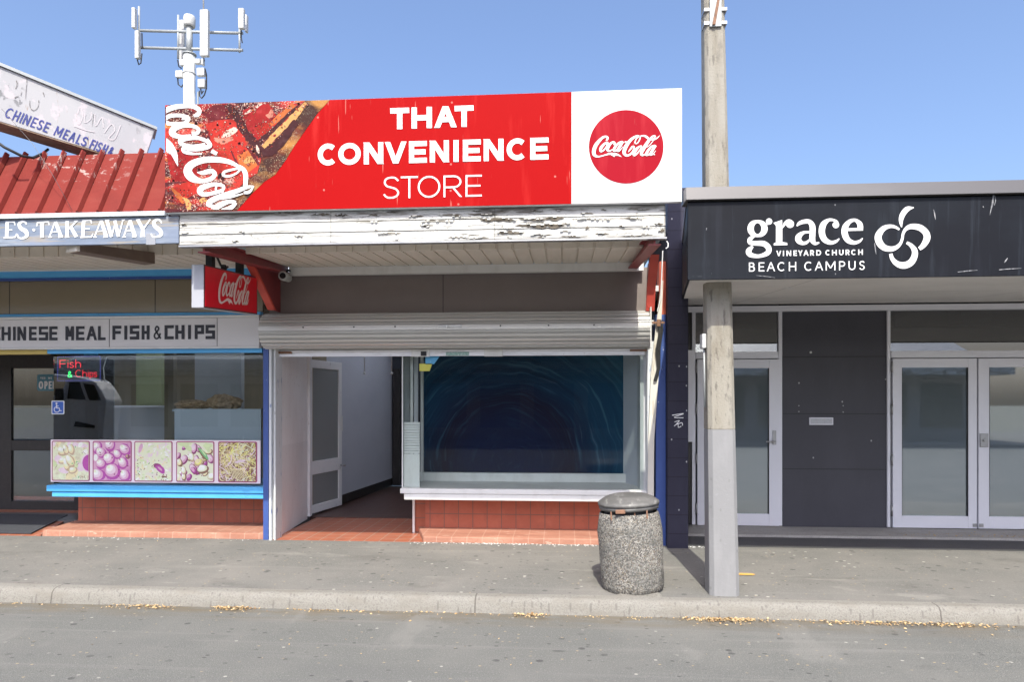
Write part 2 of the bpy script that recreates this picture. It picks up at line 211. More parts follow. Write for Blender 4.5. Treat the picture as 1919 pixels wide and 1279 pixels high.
def sheeting():
    m = bpy.data.materials.new('added translucent roof sheet'); m.use_nodes = True; t = m.node_tree; t.nodes.clear()
    o = t.nodes.new('ShaderNodeOutputMaterial'); b = t.nodes.new('ShaderNodeBsdfTranslucent'); b.inputs[0].default_value = (.6, .62, .65, 1); t.links.new(b.outputs[0], o.inputs[0]); return m
M['sheeting'] = sheeting()  # only for the unseen skylights added over the interiors
M['tile_dark'] = tiles('darker floor tiles', False, c=(.10, .05, .04), joint=(.12, .09, .08))  # same tile pattern in a darker colour for the interior
M['transom'] = glass('dark transom glass', tint=(.42, .45, .48), boost=2.0, add=.10)
M['led_r'] = emit('red led', (.9, .03, .05), .9); M['led_g'] = emit('green led', (.05, .9, .2), .9); M['led_b'] = emit('blue led', (.12, .12, .8), .8)
M['blacksign'] = mat('black sign face', (.018, .02, .028), .4, layers=[nz(90, (.05, .055, .06), .5, .6, .5, d=1)])
M['teal'] = mat('teal sign card', (.06, .20, .27), .4, layers=[nz(8, (.09, .25, .32), .45, .7, .5)])
M['signblue'] = mat('blue symbol sticker', (.03, .10, .42), .35, layers=[nz(20, (.05, .13, .48), .45, .7, .5)])
M['stick_y'] = mat('yellow sticker', (.62, .60, .10), .5, layers=[nz((14, 9, 40), (.4, .4, .12), .55, .65, .6)])
M['stick_b'] = mat('sky blue sticker', (.10, .38, .66), .5, layers=[nz(20, (.3, .6, .8), .6, .68, .6)])
M['green_label'] = mat('pale green label', (.25, .42, .38), .5, layers=[nz((80, 20, 120), (.65, .72, .7), .52, .6, .7)])
M['cardboard'] = mat('crumpled brown paper', (.36, .25, .15), .85, layers=[nz(24, (.55, .42, .28), .45, .65, .8), nz(60, (.16, .1, .06), .58, .68, .6)], bump=dict(k='noise', s=26, lo=.3, hi=.7, str=.7, dst=.02))
M['leaf'] = mat('dry tan leaves', (.46, .31, .14), .8, layers=[dict(k='cell', s=40, lo=.2, hi=1, c=(.60, .47, .28), m=.9), dict(k='cell', s=40, ch=1, lo=.7, hi=.9, c=(.25, .13, .05), m=.8)])
M['orange'] = mat('faded orange paint', (.66, .36, .08), .8, layers=[nz(40, (.5, .34, .18), .5, .65, .6)])
M['plate'] = mat('faded letter plate', (.55, .57, .60), .45, layers=[nz((40, 9, 90), (.45, .46, .5), .5, .62, .7), nz((60, 9, 90), (.6, .4, .42), .6, .66, .6)])
M['film'] = None
def film():
    m = mat('frosted door film', (.11, .14, .15), .55, layers=[nz((1.3, 1, 1.6), (.14, .165, .172), .4, .7, .6)])
    t = m.node_tree; b = t.nodes['Principled BSDF']; o = [n for n in t.nodes if n.type == 'OUTPUT_MATERIAL'][0]
    g = t.nodes.new('ShaderNodeBsdfGlossy'); g.inputs['Roughness'].default_value = .02; g.inputs['Color'].default_value = (.85, .93, 1, 1)
    mx = t.nodes.new('ShaderNodeMixShader'); mx.inputs[0].default_value = .34
    t.links.new(b.outputs[0], mx.inputs[1]); t.links.new(g.outputs[0], mx.inputs[2]); t.links.new(mx.outputs[0], o.inputs[0]); return m
M['film'] = film()
def ring_mural():
    m = mat('painted wave mural', (.01, .02, .06), .6, spec=.12); t = m.node_tree; N = t.nodes; L = t.links; b = N['Principled BSDF']
    geo = N.new('ShaderNodeNewGeometry'); mp = N.new('ShaderNodeMapping')
    c = P(965, 850, 8.3); mp.vector_type = 'TEXTURE'; mp.inputs['Location'].default_value = c; mp.inputs['Scale'].default_value = (1.18, 1, 1.18)
    L.new(geo.outputs['Position'], mp.inputs[0])
    nz1 = N.new('ShaderNodeTexNoise'); nz1.inputs['Scale'].default_value = 2.2; L.new(mp.outputs[0], nz1.inputs['Vector'])
    ad = N.new('ShaderNodeVectorMath'); ad.operation = 'MULTIPLY_ADD'; ad.inputs[1].default_value = (.16, 0, .16); L.new(nz1.outputs['Color'], ad.inputs[0]); L.new(mp.outputs[0], ad.inputs[2])
    ln = N.new('ShaderNodeVectorMath'); ln.operation = 'LENGTH'
    fl = N.new('ShaderNodeVectorMath'); fl.operation = 'MULTIPLY'; fl.inputs[1].default_value = (1, 0, 1); L.new(ad.outputs[0], fl.inputs[0]); L.new(fl.outputs[0], ln.inputs[0])
    r = N.new('ShaderNodeValToRGB'); e = r.color_ramp.elements
    e[0].position = .28; e[0].color = (.008, .012, .045, 1); e[1].position = 1.25 / 1.5; e[1].color = (.012, .06, .12, 1)
    for p_, cc in ((.45, (.014, .011, .03, 1)), (.52, (.010, .018, .05, 1)), (.66, (.011, .045, .095, 1)), (1.0, (.04, .14, .22, 1))):
        q = e.new(p_); q.color = cc
    dv = N.new('ShaderNodeMath'); dv.operation = 'DIVIDE'; dv.inputs[1].default_value = 1.5; L.new(ln.outputs['Value'], dv.inputs[0]); L.new(dv.outputs[0], r.inputs[0])
    # brush strokes run along the arcs: noise in (radius, angle)
    sp = N.new('ShaderNodeSeparateXYZ'); L.new(ad.outputs[0], sp.inputs[0])
    at = N.new('ShaderNodeMath'); at.operation = 'ARCTAN2'; L.new(sp.outputs[2], at.inputs[0]); L.new(sp.outputs[0], at.inputs[1])
    cb = N.new('ShaderNodeCombineXYZ'); L.new(ln.outputs['Value'], cb.inputs[0]); L.new(at.outputs[0], cb.inputs[1])
    for (sx, sy, lo, hi, mm, col) in ((24, 1.1, .56, .68, .5, (.08, .19, .28, 1)), (60, 2, .5, .72, .45, (.02, .08, .14, 1)), (13, .8, .5, .7, .6, (.004, .012, .04, 1)), (38, 1.6, .64, .70, .35, (.12, .17, .24, 1))):
        ms = N.new('ShaderNodeVectorMath'); ms.operation = 'MULTIPLY'; ms.inputs[1].default_value = (sx, sy, 1); L.new(cb.outputs[0], ms.inputs[0])
        n = N.new('ShaderNodeTexNoise'); n.inputs['Scale'].default_value = 1; n.inputs['Detail'].default_value = 4; L.new(ms.outputs[0], n.inputs['Vector'])
        g = N.new('ShaderNodeMapRange'); g.inputs[1].default_value = lo; g.inputs[2].default_value = hi; g.inputs[4].default_value = mm; L.new(n.outputs['Fac'], g.inputs[0])
        mk = N.new('ShaderNodeMapRange'); mk.inputs[1].default_value = .45; mk.inputs[2].default_value = .95; mk.inputs[3].default_value = .12; L.new(ln.outputs['Value'], mk.inputs[0])
        q = N.new('ShaderNodeMath'); q.operation = 'MULTIPLY'; L.new(g.outputs[0], q.inputs[0]); L.new(mk.outputs[0], q.inputs[1])
        x = N.new('ShaderNodeMix'); x.data_type = 'RGBA'; L.new(q.outputs[0], x.inputs[0])
        L.new((r.outputs[0] if 'cur' not in locals() else cur), x.inputs[6]); x.inputs[7].default_value = col; cur = x.outputs[2]
    L.new(cur, b.inputs['Base Color']); return m
M['mural'] = ring_mural()
def drops(sc_, th, r0, c, m, ns, lo, hi, off=(0, 0, 0)): return dict(k='speck', s=(sc_, 1, sc_ * .93), th=th, lo=r0, hi=r0 * .75, c=c, m=m, off=off, mask=dict(k='noise', s=ns, lo=lo, hi=hi, d=3))
M['cola'] = mat('iced drink picture', (.30, .012, .012), .45, spec=.2, layers=[
    nz((3.2, 1, 3.2), (.46, .030, .018), .44, .58, .95, d=3), nz((4.5, 1, 2.2), (.10, .014, .014), .53, .66, .9, rot=(0, .7, 0), d=3, off=(.7, 0, .1)),
    nz((2.4, 1, 7), (.60, .21, .04), .545, .64, .9, rot=(0, -.72, 0), d=2, off=(.4, 0, 1.9)), nz((2.0, 1, 7), (.66, .40, .12), .60, .70, .9, rot=(0, -.72, 0), d=3, off=(2.2, 0, .6)),
    nz((2.2, 1, 9), (.035, .008, .012), .565, .62, .9, rot=(0, .95, 0), d=2, off=(1.1, 0, .2)), nz((1.8, 1, 11), (.045, .010, .012), .60, .65, .85, rot=(0, -.78, 0), d=2, off=(3.1, 0, 5.2)),
    nz((5, 1, 5), (.66, .46, .38), .61, .70, .8, off=(.2, 0, 2.4), d=4),
    drops(34, .4, .40, (.055, .010, .012), .7, (3, 1, 3), .45, .55), drops(34, .4, .27, (.50, .10, .06), .7, (3, 1, 3), .45, .55), drops(34, .5, .13, (.68, .58, .5), .95, (3, 1, 3), .45, .55, (.08, 0, -.08)),
    drops(80, .45, .34, (.66, .52, .42), .75, (3.5, 1, 3.5), .46, .56, (3, 0, 1)), drops(95, .5, .36, (.04, .010, .012), .8, (3, 1, 3), .44, .55, (1, 0, 5))])
M['colaedge'] = mat('dark glass edge picture', (.05, .022, .018), .45, spec=.1, layers=[nz((3, 1, 3), (.16, .035, .02), .45, .6, .8), nz((2.2, 1, 4), (.42, .20, .06), .52, .64, .9, rot=(0, -.8, 0), off=(2.3, 0, .9)), drops(140, .5, .33, (.36, .36, .28), .7, (9, 1, 9), .45, .6), drops(70, .6, .22, (.5, .4, .26), .7, (4, 1, 4), .45, .55)])
pale = (.80, .83, .58); mag = (.50, .10, .36)
M['food1'] = mat('faded dumpling picture', (.76, .80, .56), .5, layers=[nz(9, (.82, .74, .62), .45, .65, .8, dist=1), nz((16, 1, 16), (.60, .72, .40), .55, .66, .6, dist=2), nz((22, 1, 14), (.38, .30, .14), .64, .7, .7, dist=1.5), nz(7, (.86, .88, .80), .55, .65, .7)])
M['food2'] = mat('faded pink balls picture', (.60, .22, .48), .5, layers=[dict(k='voro', s=(10, 1, 9), lo=.75, hi=.05, c=(.86, .70, .80), m=.95), dict(k='voro', s=(10, 1, 9), lo=.22, hi=.0, c=(.88, .86, .70), m=.8), dict(k='edge', s=(10, 1, 9), lo=.07, hi=.01, c=(.34, .05, .20), m=.8), nz(6, (.55, .14, .42), .56, .7, .5)])
M['food3'] = mat('faded fried rice picture', (.78, .81, .58), .5, layers=[nz(16, (.84, .72, .68), .5, .66, .7), dict(k='speck', s=(48, 1, 48), th=.5, lo=.4, hi=.3, c=(.26, .16, .08), m=.85, mask=dict(k='noise', s=(9, 1, 9), lo=.5, hi=.58)), nz((6, 1, 6), (.42, .06, .30), .66, .69, .9), nz(11, (.52, .70, .40), .65, .72, .7)])
M['food4'] = mat('faded vegetable picture', (.78, .78, .60), .5, layers=[dict(k='cell', s=(11, 1, 11), lo=.45, hi=.6, c=(.70, .48, .56), m=.85), dict(k='cell', s=(11, 1, 11), ch=1, lo=.75, hi=.8, c=(.80, .78, .25), m=.8), dict(k='edge', s=(11, 1, 11), lo=.08, hi=.01, c=(.33, .14, .16), m=.8), nz((5, 1, 8), (.20, .55, .22), .62, .67, .9, rot=(0, .8, 0)), nz(20, (.88, .86, .75), .55, .68, .6)])
M['food5'] = mat('faded noodle picture', (.70, .60, .34), .5, layers=[dict(k='wave', s=(16, 1, 26), dist=9, lo=.35, hi=.75, c=(.84, .76, .46), m=.95, ax='DIAGONAL'), nz((26, 1, 20), (.18, .09, .06), .56, .64, .85, dist=2.5), nz((6, 1, 6), (.62, .46, .48), .56, .66, .6), dict(k='wave', s=(30, 1, 14), dist=12, lo=.7, hi=.95, c=(.88, .84, .55), m=.9)])
M['foodrim'] = mat('plum picture border', (.36, .07, .17), .5, layers=[nz(20, (.42, .1, .2), .45, .7, .5)])
M['banner'] = mat('pale pink banner', (.80, .70, .74), .5, layers=[nz((3, 1, 3), (.84, .78, .80), .45, .7, .6)])
M['corr'] = mat('pale corrugated iron', (.62, .66, .68), .4, .3, layers=[nz(3, (.5, .54, .56), .45, .7, .5)])
M['bark'] = mat('bark', (.12, .09, .065), .9, layers=[nz((9, 9, 2), (.2, .15, .11), .45, .7, .7)])
M['foliage'] = mat('tree foliage', (.07, .11, .04), .7, layers=[nz(1.4, (.11, .15, .06), .42, .62, .9), nz(9, (.05, .08, .03), .5, .7, .6)])
M['carwhite'] = mat('white vehicle paint', (.88, .89, .9), .25, coat=.6, layers=[nz(2, (.66, .67, .68), .45, .7, .4)])
M['carglass'] = mat('dark vehicle glass', (.015, .018, .02), .08, layers=[nz(2, (.03, .03, .035), .45, .7, .4)])
M['ground'] = mat('bare ground', (.16, .15, .12), .95, layers=[nz(.3, (.10, .12, .06), .45, .65, .7), nz(6, (.2, .18, .15), .5, .7, .5)])
# ------------------------------------------------------------------ mesh helpers
class MB:
    def __init__(s): s.v = []; s.f = []; s.sm = []
    def add(s, vs, fs, smooth=False):
        o = len(s.v); s.v += [Vector(v) for v in vs]; s.f += [tuple(i + o for i in f) for f in fs]; s.sm += [smooth] * len(fs); return s
    def box(s, x0, x1, y0, y1, z0, z1):
        return s.hexa([(x0, y0, z0), (x1, y0, z0), (x1, y1, z0), (x0, y1, z0)], [(x0, y0, z1), (x1, y0, z1), (x1, y1, z1), (x0, y1, z1)])
    def hexa(s, lo, hi):
        return s.add(list(lo) + list(hi), [(3, 2, 1, 0), (4, 5, 6, 7), (0, 1, 5, 4), (1, 2, 6, 5), (2, 3, 7, 6), (3, 0, 4, 7)])
    def prism(s, pts, ext):
        n = len(pts); e = Vector(ext); a = [Vector(p) for p in pts]
        return s.add(a + [p + e for p in a], [tuple(range(n))[::-1], tuple(range(n, 2 * n))] + [(i, (i + 1) % n, (i + 1) % n + n, i + n) for i in range(n)])
    def face(s, pts): return s.add(pts, [tuple(range(len(pts)))])
    def tube(s, path, r, n=8, cap=True):
        path = [Vector(p) for p in path]; rs = r if hasattr(r, '__len__') else [r] * len(path); vs = []; fs = []
        up = None
        for i, p in enumerate(path):
            d = (path[min(i + 1, len(path) - 1)] - path[max(i - 1, 0)]).normalized()
            if up is None: up = d.orthogonal().normalized()
            up = (up - d * up.dot(d)).normalized(); sd = d.cross(up)
            vs += [p + (up * math.cos(2 * math.pi * k / n) + sd * math.sin(2 * math.pi * k / n)) * rs[i] for k in range(n)]
        for i in range(len(path) - 1):
            fs += [(i * n + k, i * n + (k + 1) % n, (i + 1) * n + (k + 1) % n, (i + 1) * n + k) for k in range(n)]
        s.add(vs, fs, n > 6)
        if cap: o = len(s.v) - len(vs); s.f += [tuple(o + k for k in range(n))[::-1], tuple(o + len(vs) - n + k for k in range(n))]; s.sm += [False, False]
        return s
    def lathe(s, prof, c=(0, 0, 0), n=40, jit=0., seed=0):
        c = Vector(c); vs = []
        for (r, z) in prof:
            for k in range(n):
                a = 2 * math.pi * k / n; q = 1 + jit * mnoise.noise(Vector((math.cos(a) * 2 + seed, math.sin(a) * 2, z * 5)))
                vs.append(c + Vector((r * q * math.cos(a), r * q * math.sin(a), z)))
        fs = [(i * n + k, i * n + (k + 1) % n, (i + 1) * n + (k + 1) % n, (i + 1) * n + k) for i in range(len(prof) - 1) for k in range(n)]
        s.add(vs, fs, True); o = len(s.v) - len(vs)
        s.f += [tuple(o + k for k in range(n))[::-1], tuple(o + len(vs) - n + k for k in range(n))]; s.sm += [False, False]; return s
    def build(s, name, m, parent=None, bevel=0., label=None, cat=None, group=None, kind=None):
        me = bpy.data.meshes.new(name); o = bpy.data.objects.new(name, me); sc.collection.objects.link(o)
        off = Vector((0, 0, 0)); q = parent
        while q: off += q.location; q = q.parent
        if parent is None and kind is None and s.v:
            off = Vector((sum(v.x for v in s.v) / len(s.v), sum(v.y for v in s.v) / len(s.v), min(v.z for v in s.v))); o.location = off
        me.from_pydata([v - off for v in s.v], [], s.f); me.polygons.foreach_set('use_smooth', s.sm)
        me.materials.append(M[m] if isinstance(m, str) else m); me.update()
        if parent: o.parent = parent
        bm = bmesh.new(); bm.from_mesh(me); bmesh.ops.recalc_face_normals(bm, faces=bm.faces); bm.to_mesh(me); bm.free()
        if bevel:
            b = o.modifiers.new('bevel', 'BEVEL'); b.width = bevel; b.segments = 2; b.limit_method = 'ANGLE'
        return tag(o, label, cat, group, kind)
def build_multi(name, parts, parent):
    tot = MB(); idx = []
    for k_, (mt, mb) in enumerate(parts): tot.add(mb.v, mb.f); idx += [k_] * len(mb.f)
    o = tot.build(name, parts[0][0], parent)
    for mt, mb in parts[1:]: o.data.materials.append(M[mt])
    o.data.polygons.foreach_set('material_index', idx); return o
def tag(o, label=None, cat=None, group=None, kind=None):
    for k, v in (('label', label), ('category', cat), ('group', group), ('kind', kind)):
        if v: o[k] = v
    return o
def thing(name, label, cat, loc=(0, 0, 0), group=None):
    o = bpy.data.objects.new(name, None); sc.collection.objects.link(o); o.location = loc; o.empty_display_size = .2
    return tag(o, label, cat, group)
# ------------------------------------------------------------------ lettering: strokes in 2-D, laid on a plane by a map function
def crom(pts, closed=False, k=7):
    n = len(pts); out = []
    if n < 3: return [tuple(p) for p in pts]
    g = lambda i: pts[i % n] if closed else pts[max(0, min(n - 1, i))]
    for i in range(n if closed else n - 1):
        a, b, c, d = g(i - 1), g(i), g(i + 1), g(i + 2)
        for j in range(k):
            t = j / k
            out.append(tuple(.5 * (2 * b[q] + (c[q] - a[q]) * t + (2 * a[q] - 5 * b[q] + 4 * c[q] - d[q]) * t * t + (3 * b[q] - a[q] - 3 * c[q] + d[q]) * t ** 3) for q in range(3)))
    if not closed: out.append(tuple(pts[-1]))
    return out
class Ink:
    """white-vinyl style lettering; fm(x, y, lift) gives the world point"""
    def __init__(s, fm, step=.00035): s.m = MB(); s.fm = fm; s.n = 0; s.step = step
    def _l(s): s.n += 1; return .002 + s.step * (s.n % 9)
    def rib(s, pts, closed=False, smooth=True, clip=None):
        p = crom(pts, closed) if smooth else [tuple(q) for q in pts]
        n = len(p); L = []; Rr = []; l = s._l()
        for i in range(n):
            a = p[(i - 1) % n] if (closed or i) else p[0]; b = p[(i + 1) % n] if (closed or i < n - 1) else p[-1]
            dx, dy = b[0] - a[0], b[1] - a[1]; q = math.hypot(dx, dy) or 1; nx, ny = -dy / q, dx / q; h = max(p[i][2], .01) / 2
            for lst, sg in ((L, 1), (Rr, -1)):
                x, y = p[i][0] + nx * h * sg, p[i][1] + ny * h * sg
                if clip: x = min(max(x, clip[0]), clip[2]); y = min(max(y, clip[1]), clip[3])
                lst.append(s.fm(x, y, l))
        o = len(s.m.v); vs = []
        for i in range(n): vs += [L[i], Rr[i]]
        s.m.add(vs, [(2 * i, 2 * i + 1, (2 * ((i + 1) % n)) + 1, 2 * ((i + 1) % n)) for i in range(n if closed else n - 1)])
    def poly(s, pts):
        l = s._l(); s.m.face([s.fm(x, y, l) for x, y in pts])
    def disc(s, x, y, rx, ry=None, n=28):
        ry = ry or rx; s.poly([(x + rx * math.cos(2 * math.pi * k / n), y + ry * math.sin(2 * math.pi * k / n)) for k in range(n)])
    def glyph(s, ch, x0, x1, yt, yb, w, block=False, slant=0.):
        """box x0..x1, yt..yb (y grows downward); yt/yb may be functions of x"""
        ft = yt if callable(yt) else (lambda x: yt); fb = yb if callable(yb) else (lambda x: yb)
        W, H = x1 - x0, abs(fb(x0) - ft(x0)); iw, ih = min(w / 2 / max(W, 1e-6), .5), w / 2 / H
        def mp(x, y):
            px = x0 + (iw + x * (1 - 2 * iw)) * W if W > w else (x0 + x1) / 2
            t = ih + y * (1 - 2 * ih)
            return (px + slant * (1 - t) * H, ft(px) + (fb(px) - ft(px)) * t)
        for st in (BLOCK.get(ch) if block and ch in BLOCK else GLY[ch]):
            k = st[0]
            if k == 'p':
                a, b = mp(*st[1]), mp(*st[2]); dx, dy = b[0] - a[0], b[1] - a[1]; q = math.hypot(dx, dy) or 1
                ex, ey = dx / q * w / 2, dy / q * w / 2
                s.rib([(a[0] - ex, a[1] - ey, w), (b[0] + ex, b[1] + ey, w)], smooth=False)
            elif k == 'd':
                (ax, ay), (bx, by) = st[1], st[2]; a, b = mp(ax, ay), mp(bx, by)
                q = math.hypot(b[0] - a[0], b[1] - a[1]); wh = w * q / max(abs(b[1] - a[1]), 1e-6) / 2 * (.94)
                def ex(p, y): return p[1] + (-w / 2 if y == 0 else (w / 2 if y == 1 else 0))
                s.poly([(a[0] - wh, ex(a, ay)), (a[0] + wh, ex(a, ay)), (b[0] + wh, ex(b, by)), (b[0] - wh, ex(b, by))])
            elif k == 's': s.rib([(*mp(*p), w) for p in st[1]])
            elif k == 'o': s.rib([(*mp(*p), w) for p in st[1]], closed=True)
    def word(s, items, yt, yb, w, **k):
        for (c, a, b) in items: s.glyph(c, a, b, yt, yb, w, **k)
def arc(cx, cy, rx, ry, a0, a1, n=9): return [(cx + rx * math.cos(R(a0 + (a1 - a0) * i / (n - 1))), cy + ry * math.sin(R(a0 + (a1 - a0) * i / (n - 1)))) for i in range(n)]
V0, V1 = ('p', (0, 0), (0, 1)), ('p', (1, 0), (1, 1))
def bar(y, a=0, b=1): return ('p', (a, y), (b, y))
S_ = [(.95, .17), (.75, .03), (.48, 0), (.18, .07), (.08, .25), (.22, .42), (.5, .49), (.8, .58), (.95, .76), (.8, .94), (.5, 1), (.2, .96), (.03, .82)]
GLY = {'T': [bar(0), ('p', (.5, 0), (.5, 1))], 'H': [V0, V1, bar(.5)], 'A': [('d', (.0, 1), (.5, 0)), ('d', (1, 1), (.5, 0)), bar(.66, .22, .78)],
    'C': [('s', arc(.52, .5, .52, .5, -47, -313, 15))], 'O': [('o', arc(.5, .5, .5, .5, 0, 338, 16))], 'N': [V0, V1, ('d', (0, 0), (1, 1))],
    'V': [('d', (0, 0), (.5, 1)), ('d', (1, 0), (.5, 1))], 'E': [V0, bar(0), bar(.5, 0, .9), bar(1)], 'I': [('p', (.5, 0), (.5, 1))], 'S': [('s', S_)],
    'R': [V0, bar(0, 0, .5), bar(.55, 0, .5), ('s', arc(.55, .275, .42, .275, -90, 90)), ('d', (.5, .55), (1, 1))], 'Y': [('d', (0, 0), (.5, .55)), ('d', (1, 0), (.5, .55)), ('p', (.5, .55), (.5, 1))],
    'D': [V0, bar(0, 0, .4), bar(1, 0, .4), ('s', arc(.42, .5, .58, .5, -90, 90))], 'U': [('p', (0, 0), (0, .6)), ('p', (1, 0), (1, .6)), ('s', arc(.5, .62, .5, .38, 180, 0))],
    'B': [V0, bar(0, 0, .45), bar(.47, 0, .45), bar(1, 0, .5), ('s', arc(.5, .235, .38, .235, -90, 90)), ('s', arc(.52, .735, .48, .265, -90, 90))],
    'M': [V0, V1, ('d', (0, 0), (.5, .8)), ('d', (1, 0), (.5, .8))], 'P': [V0, bar(0, 0, .5), bar(.55, 0, .5), ('s', arc(.55, .275, .45, .275, -90, 90))], 'F': [V0, bar(0), bar(.48, 0, .88)], 'L': [V0, bar(1)],
    '&': [('s', [(1, 1), (.3, .38), (.2, .18), (.4, 0), (.66, .1), (.6, .3), (.15, .6), (.05, .82), (.3, 1), (.65, .92), (.95, .55)])], '.': [('p', (.5, .5), (.5, .5))],
    'W': [('d', (0, 0), (.27, 1)), ('d', (.5, .1), (.27, 1)), ('d', (.5, .1), (.73, 1)), ('d', (1, 0), (.73, 1))],
    'i': [('p', (.5, .34), (.5, 1)), ('p', (.5, .04), (.5, .07))], 's': [('s', [(a, .33 + .67 * b) for a, b in S_])], 'h': [V0, ('s', [(0, .55), (.25, .36), (.7, .36), (1, .55), (1, 1)])],
    'p': [('p', (0, .34), (0, 1.3)), ('o', arc(.5, .67, .5, .33, 0, 330, 10))]}
BLOCK = {'C': [V0, bar(0), bar(1)], 'S': [bar(0), bar(.5), bar(1), ('p', (0, 0), (0, .5)), ('p', (1, .5), (1, 1))], 'P': [V0, bar(0), bar(.55), ('p', (1, 0), (1, .55))]}
def onplane(Yp, ox=0, oy=0, sx=1.):
    """zoomed photo px (origin ox, oy, zoom sx) onto the vertical sheet at depth Yp, lifted towards the street"""
    return lambda x, y, l: P(ox + x / sx, oy + y / sx, Yp - l)
def lin(x0, y0, x1, y1): return lambda x: y0 + (y1 - y0) * (x - x0) / (x1 - x0)
SCRIPT = [  # two-word soft drink script, one stroke per list: (x, y, width)
    ([(455, 300, 22), (492, 262, 45), (488, 222, 52), (440, 205, 50), (370, 232, 55), (290, 310, 72), (205, 425, 86), (165, 550, 88), (178, 640, 78), (250, 682, 44), (340, 672, 30), (450, 640, 34), (560, 615, 46), (650, 630, 68), (740, 640, 46), (830, 690, 4)], 0),
    ([(585, 612, 60), (640, 650, 60), (652, 692, 4)], 0),
    ([(480, 338, 34), (400, 395, 56), (330, 490, 68), (332, 556, 46), (400, 530, 34), (470, 440, 30), (502, 368, 26)], 1), ([(440, 350, 20), (480, 400, 26), (540, 395, 20)], 0),
    ([(640, 400, 34), (668, 365, 40), (640, 335, 42), (585, 355, 50), (520, 430, 68), (492, 515, 62), (530, 550, 40), (600, 520, 22), (655, 470, 14)], 0),
    ([(835, 328, 36), (770, 350, 40), (690, 430, 58), (645, 520, 58), (675, 548, 40), (740, 500, 28), (840, 340, 22)], 0), ([(860, 318, 62), (780, 450, 62), (728, 535, 50), (775, 545, 26), (870, 440, 10)], 0),
    ([(905, 330, 40), (962, 344, 40)], 0),
    ([(985, 580, 6), (1030, 520, 34), (1090, 445, 40), (1128, 460, 42), (1110, 545, 44), (1035, 630, 46), (950, 655, 50), (892, 598, 78), (915, 480, 88), (1000, 340, 76), (1100, 240, 58), (1205, 190, 46), (1272, 205, 28), (1268, 262, 26), (1220, 350, 26), (1170, 370, 26), (1152, 330, 26), (1195, 240, 26), (1275, 195, 28), (1370, 186, 42), (1430, 215, 56), (1485, 262, 40)], 0),
    ([(1290, 432, 34), (1210, 480, 56), (1130, 590, 74), (1135, 652, 48), (1200, 610, 34), (1280, 510, 28), (1312, 450, 24)], 1),
    ([(1545, 285, 24), (1605, 240, 24), (1640, 195, 24), (1590, 188, 34), (1510, 265, 58), (1430, 375, 74), (1350, 505, 78), (1300, 615, 62), (1345, 650, 40), (1420, 600, 16)], 0),
    ([(1540, 285, 18), (1620, 272, 30), (1700, 222, 24), (1752, 165, 4)], 0), ([(1600, 290, 14), (1500, 410, 16), (1430, 460, 12)], 0),
    ([(1615, 420, 36), (1540, 450, 42), (1450, 560, 60), (1420, 640, 50), (1480, 630, 34), (1560, 540, 26), (1630, 430, 22)], 0), ([(1645, 412, 62), (1560, 550, 62), (1515, 635, 48), (1575, 625, 26), (1650, 540, 8)], 0)]
def script(ink, f=lambda x, y, w: (x, y, w)):
    for pts, cl in SCRIPT: ink.rib([f(*p) for p in pts], closed=bool(cl))
# ================================================================== setting
KY = 5.46; SY = 7.45
MB().face([(-300, -300, -.03), (300, -300, -.03), (300, 300, -.03), (-300, 300, -.03)]).build('ground', 'ground', kind='structure')
MB().add([(-120, -10, 0), (120, -10, 0), (120, KY + .05, 0), (-120, KY + .05, 0)], [(0, 1, 2, 3)]).build('road', 'road', kind='structure')
MB().hexa([(-120, KY + .14, -.02), (120, KY + .14, -.02), (120, 7.42, -.02), (-120, 7.42, -.02)], [(-120, KY + .14, .118), (120, KY + .14, .118), (120, 7.42, .16), (-120, 7.42, .16)]).build('footpath', 'footpath', kind='structure')
kb = MB(); prof = [(KY - .01, -.02), (KY, .03), (KY + .012, .085), (KY + .035, .113), (KY + .07, .121), (KY + .14, .121), (KY + .14, -.02)]
xs = [-120, -30] + [-10 + .25 * i for i in range(81)] + [30, 120]
for i, x in enumerate(xs):
    for (y, z) in prof:
        j = .006 * mnoise.noise(Vector((x * 1.7, y * 9, z * 9))); kb.v.append(Vector((x, y + j, z + j * .6 * (z > .05))))
n = len(prof)
for i in range(len(xs) - 1):
    for k in range(n - 1): kb.f.append((i * n + k, (i + 1) * n + k, (i + 1) * n + k + 1, i * n + k + 1)); kb.sm.append(k < 4)
kb.build('kerb', 'kerb', kind='structure')
mk = MB(); c = P(1398, 1071, 6.32)
mk.face([(c.x - .16, c.y - .03, .140), (c.x + .05, c.y - .035, .140), (c.x + .085, c.y, .1405), (c.x + .05, c.y + .03, .141), (c.x - .16, c.y + .035, .141)]).build('footpath_marking', 'orange', kind='structure')
mc = MB(); c = P(1205, 1122, 5.56)
mc.prism([(c.x - .2, 5.60, .119), (c.x + .16, 5.6, .119), (c.x + .13, 5.72, .122), (c.x + .18, 5.8, .123), (c.x - .1, 5.78, .123)], (0, 0, .012)).build('mortar_pad', 'kerb', kind='structure')

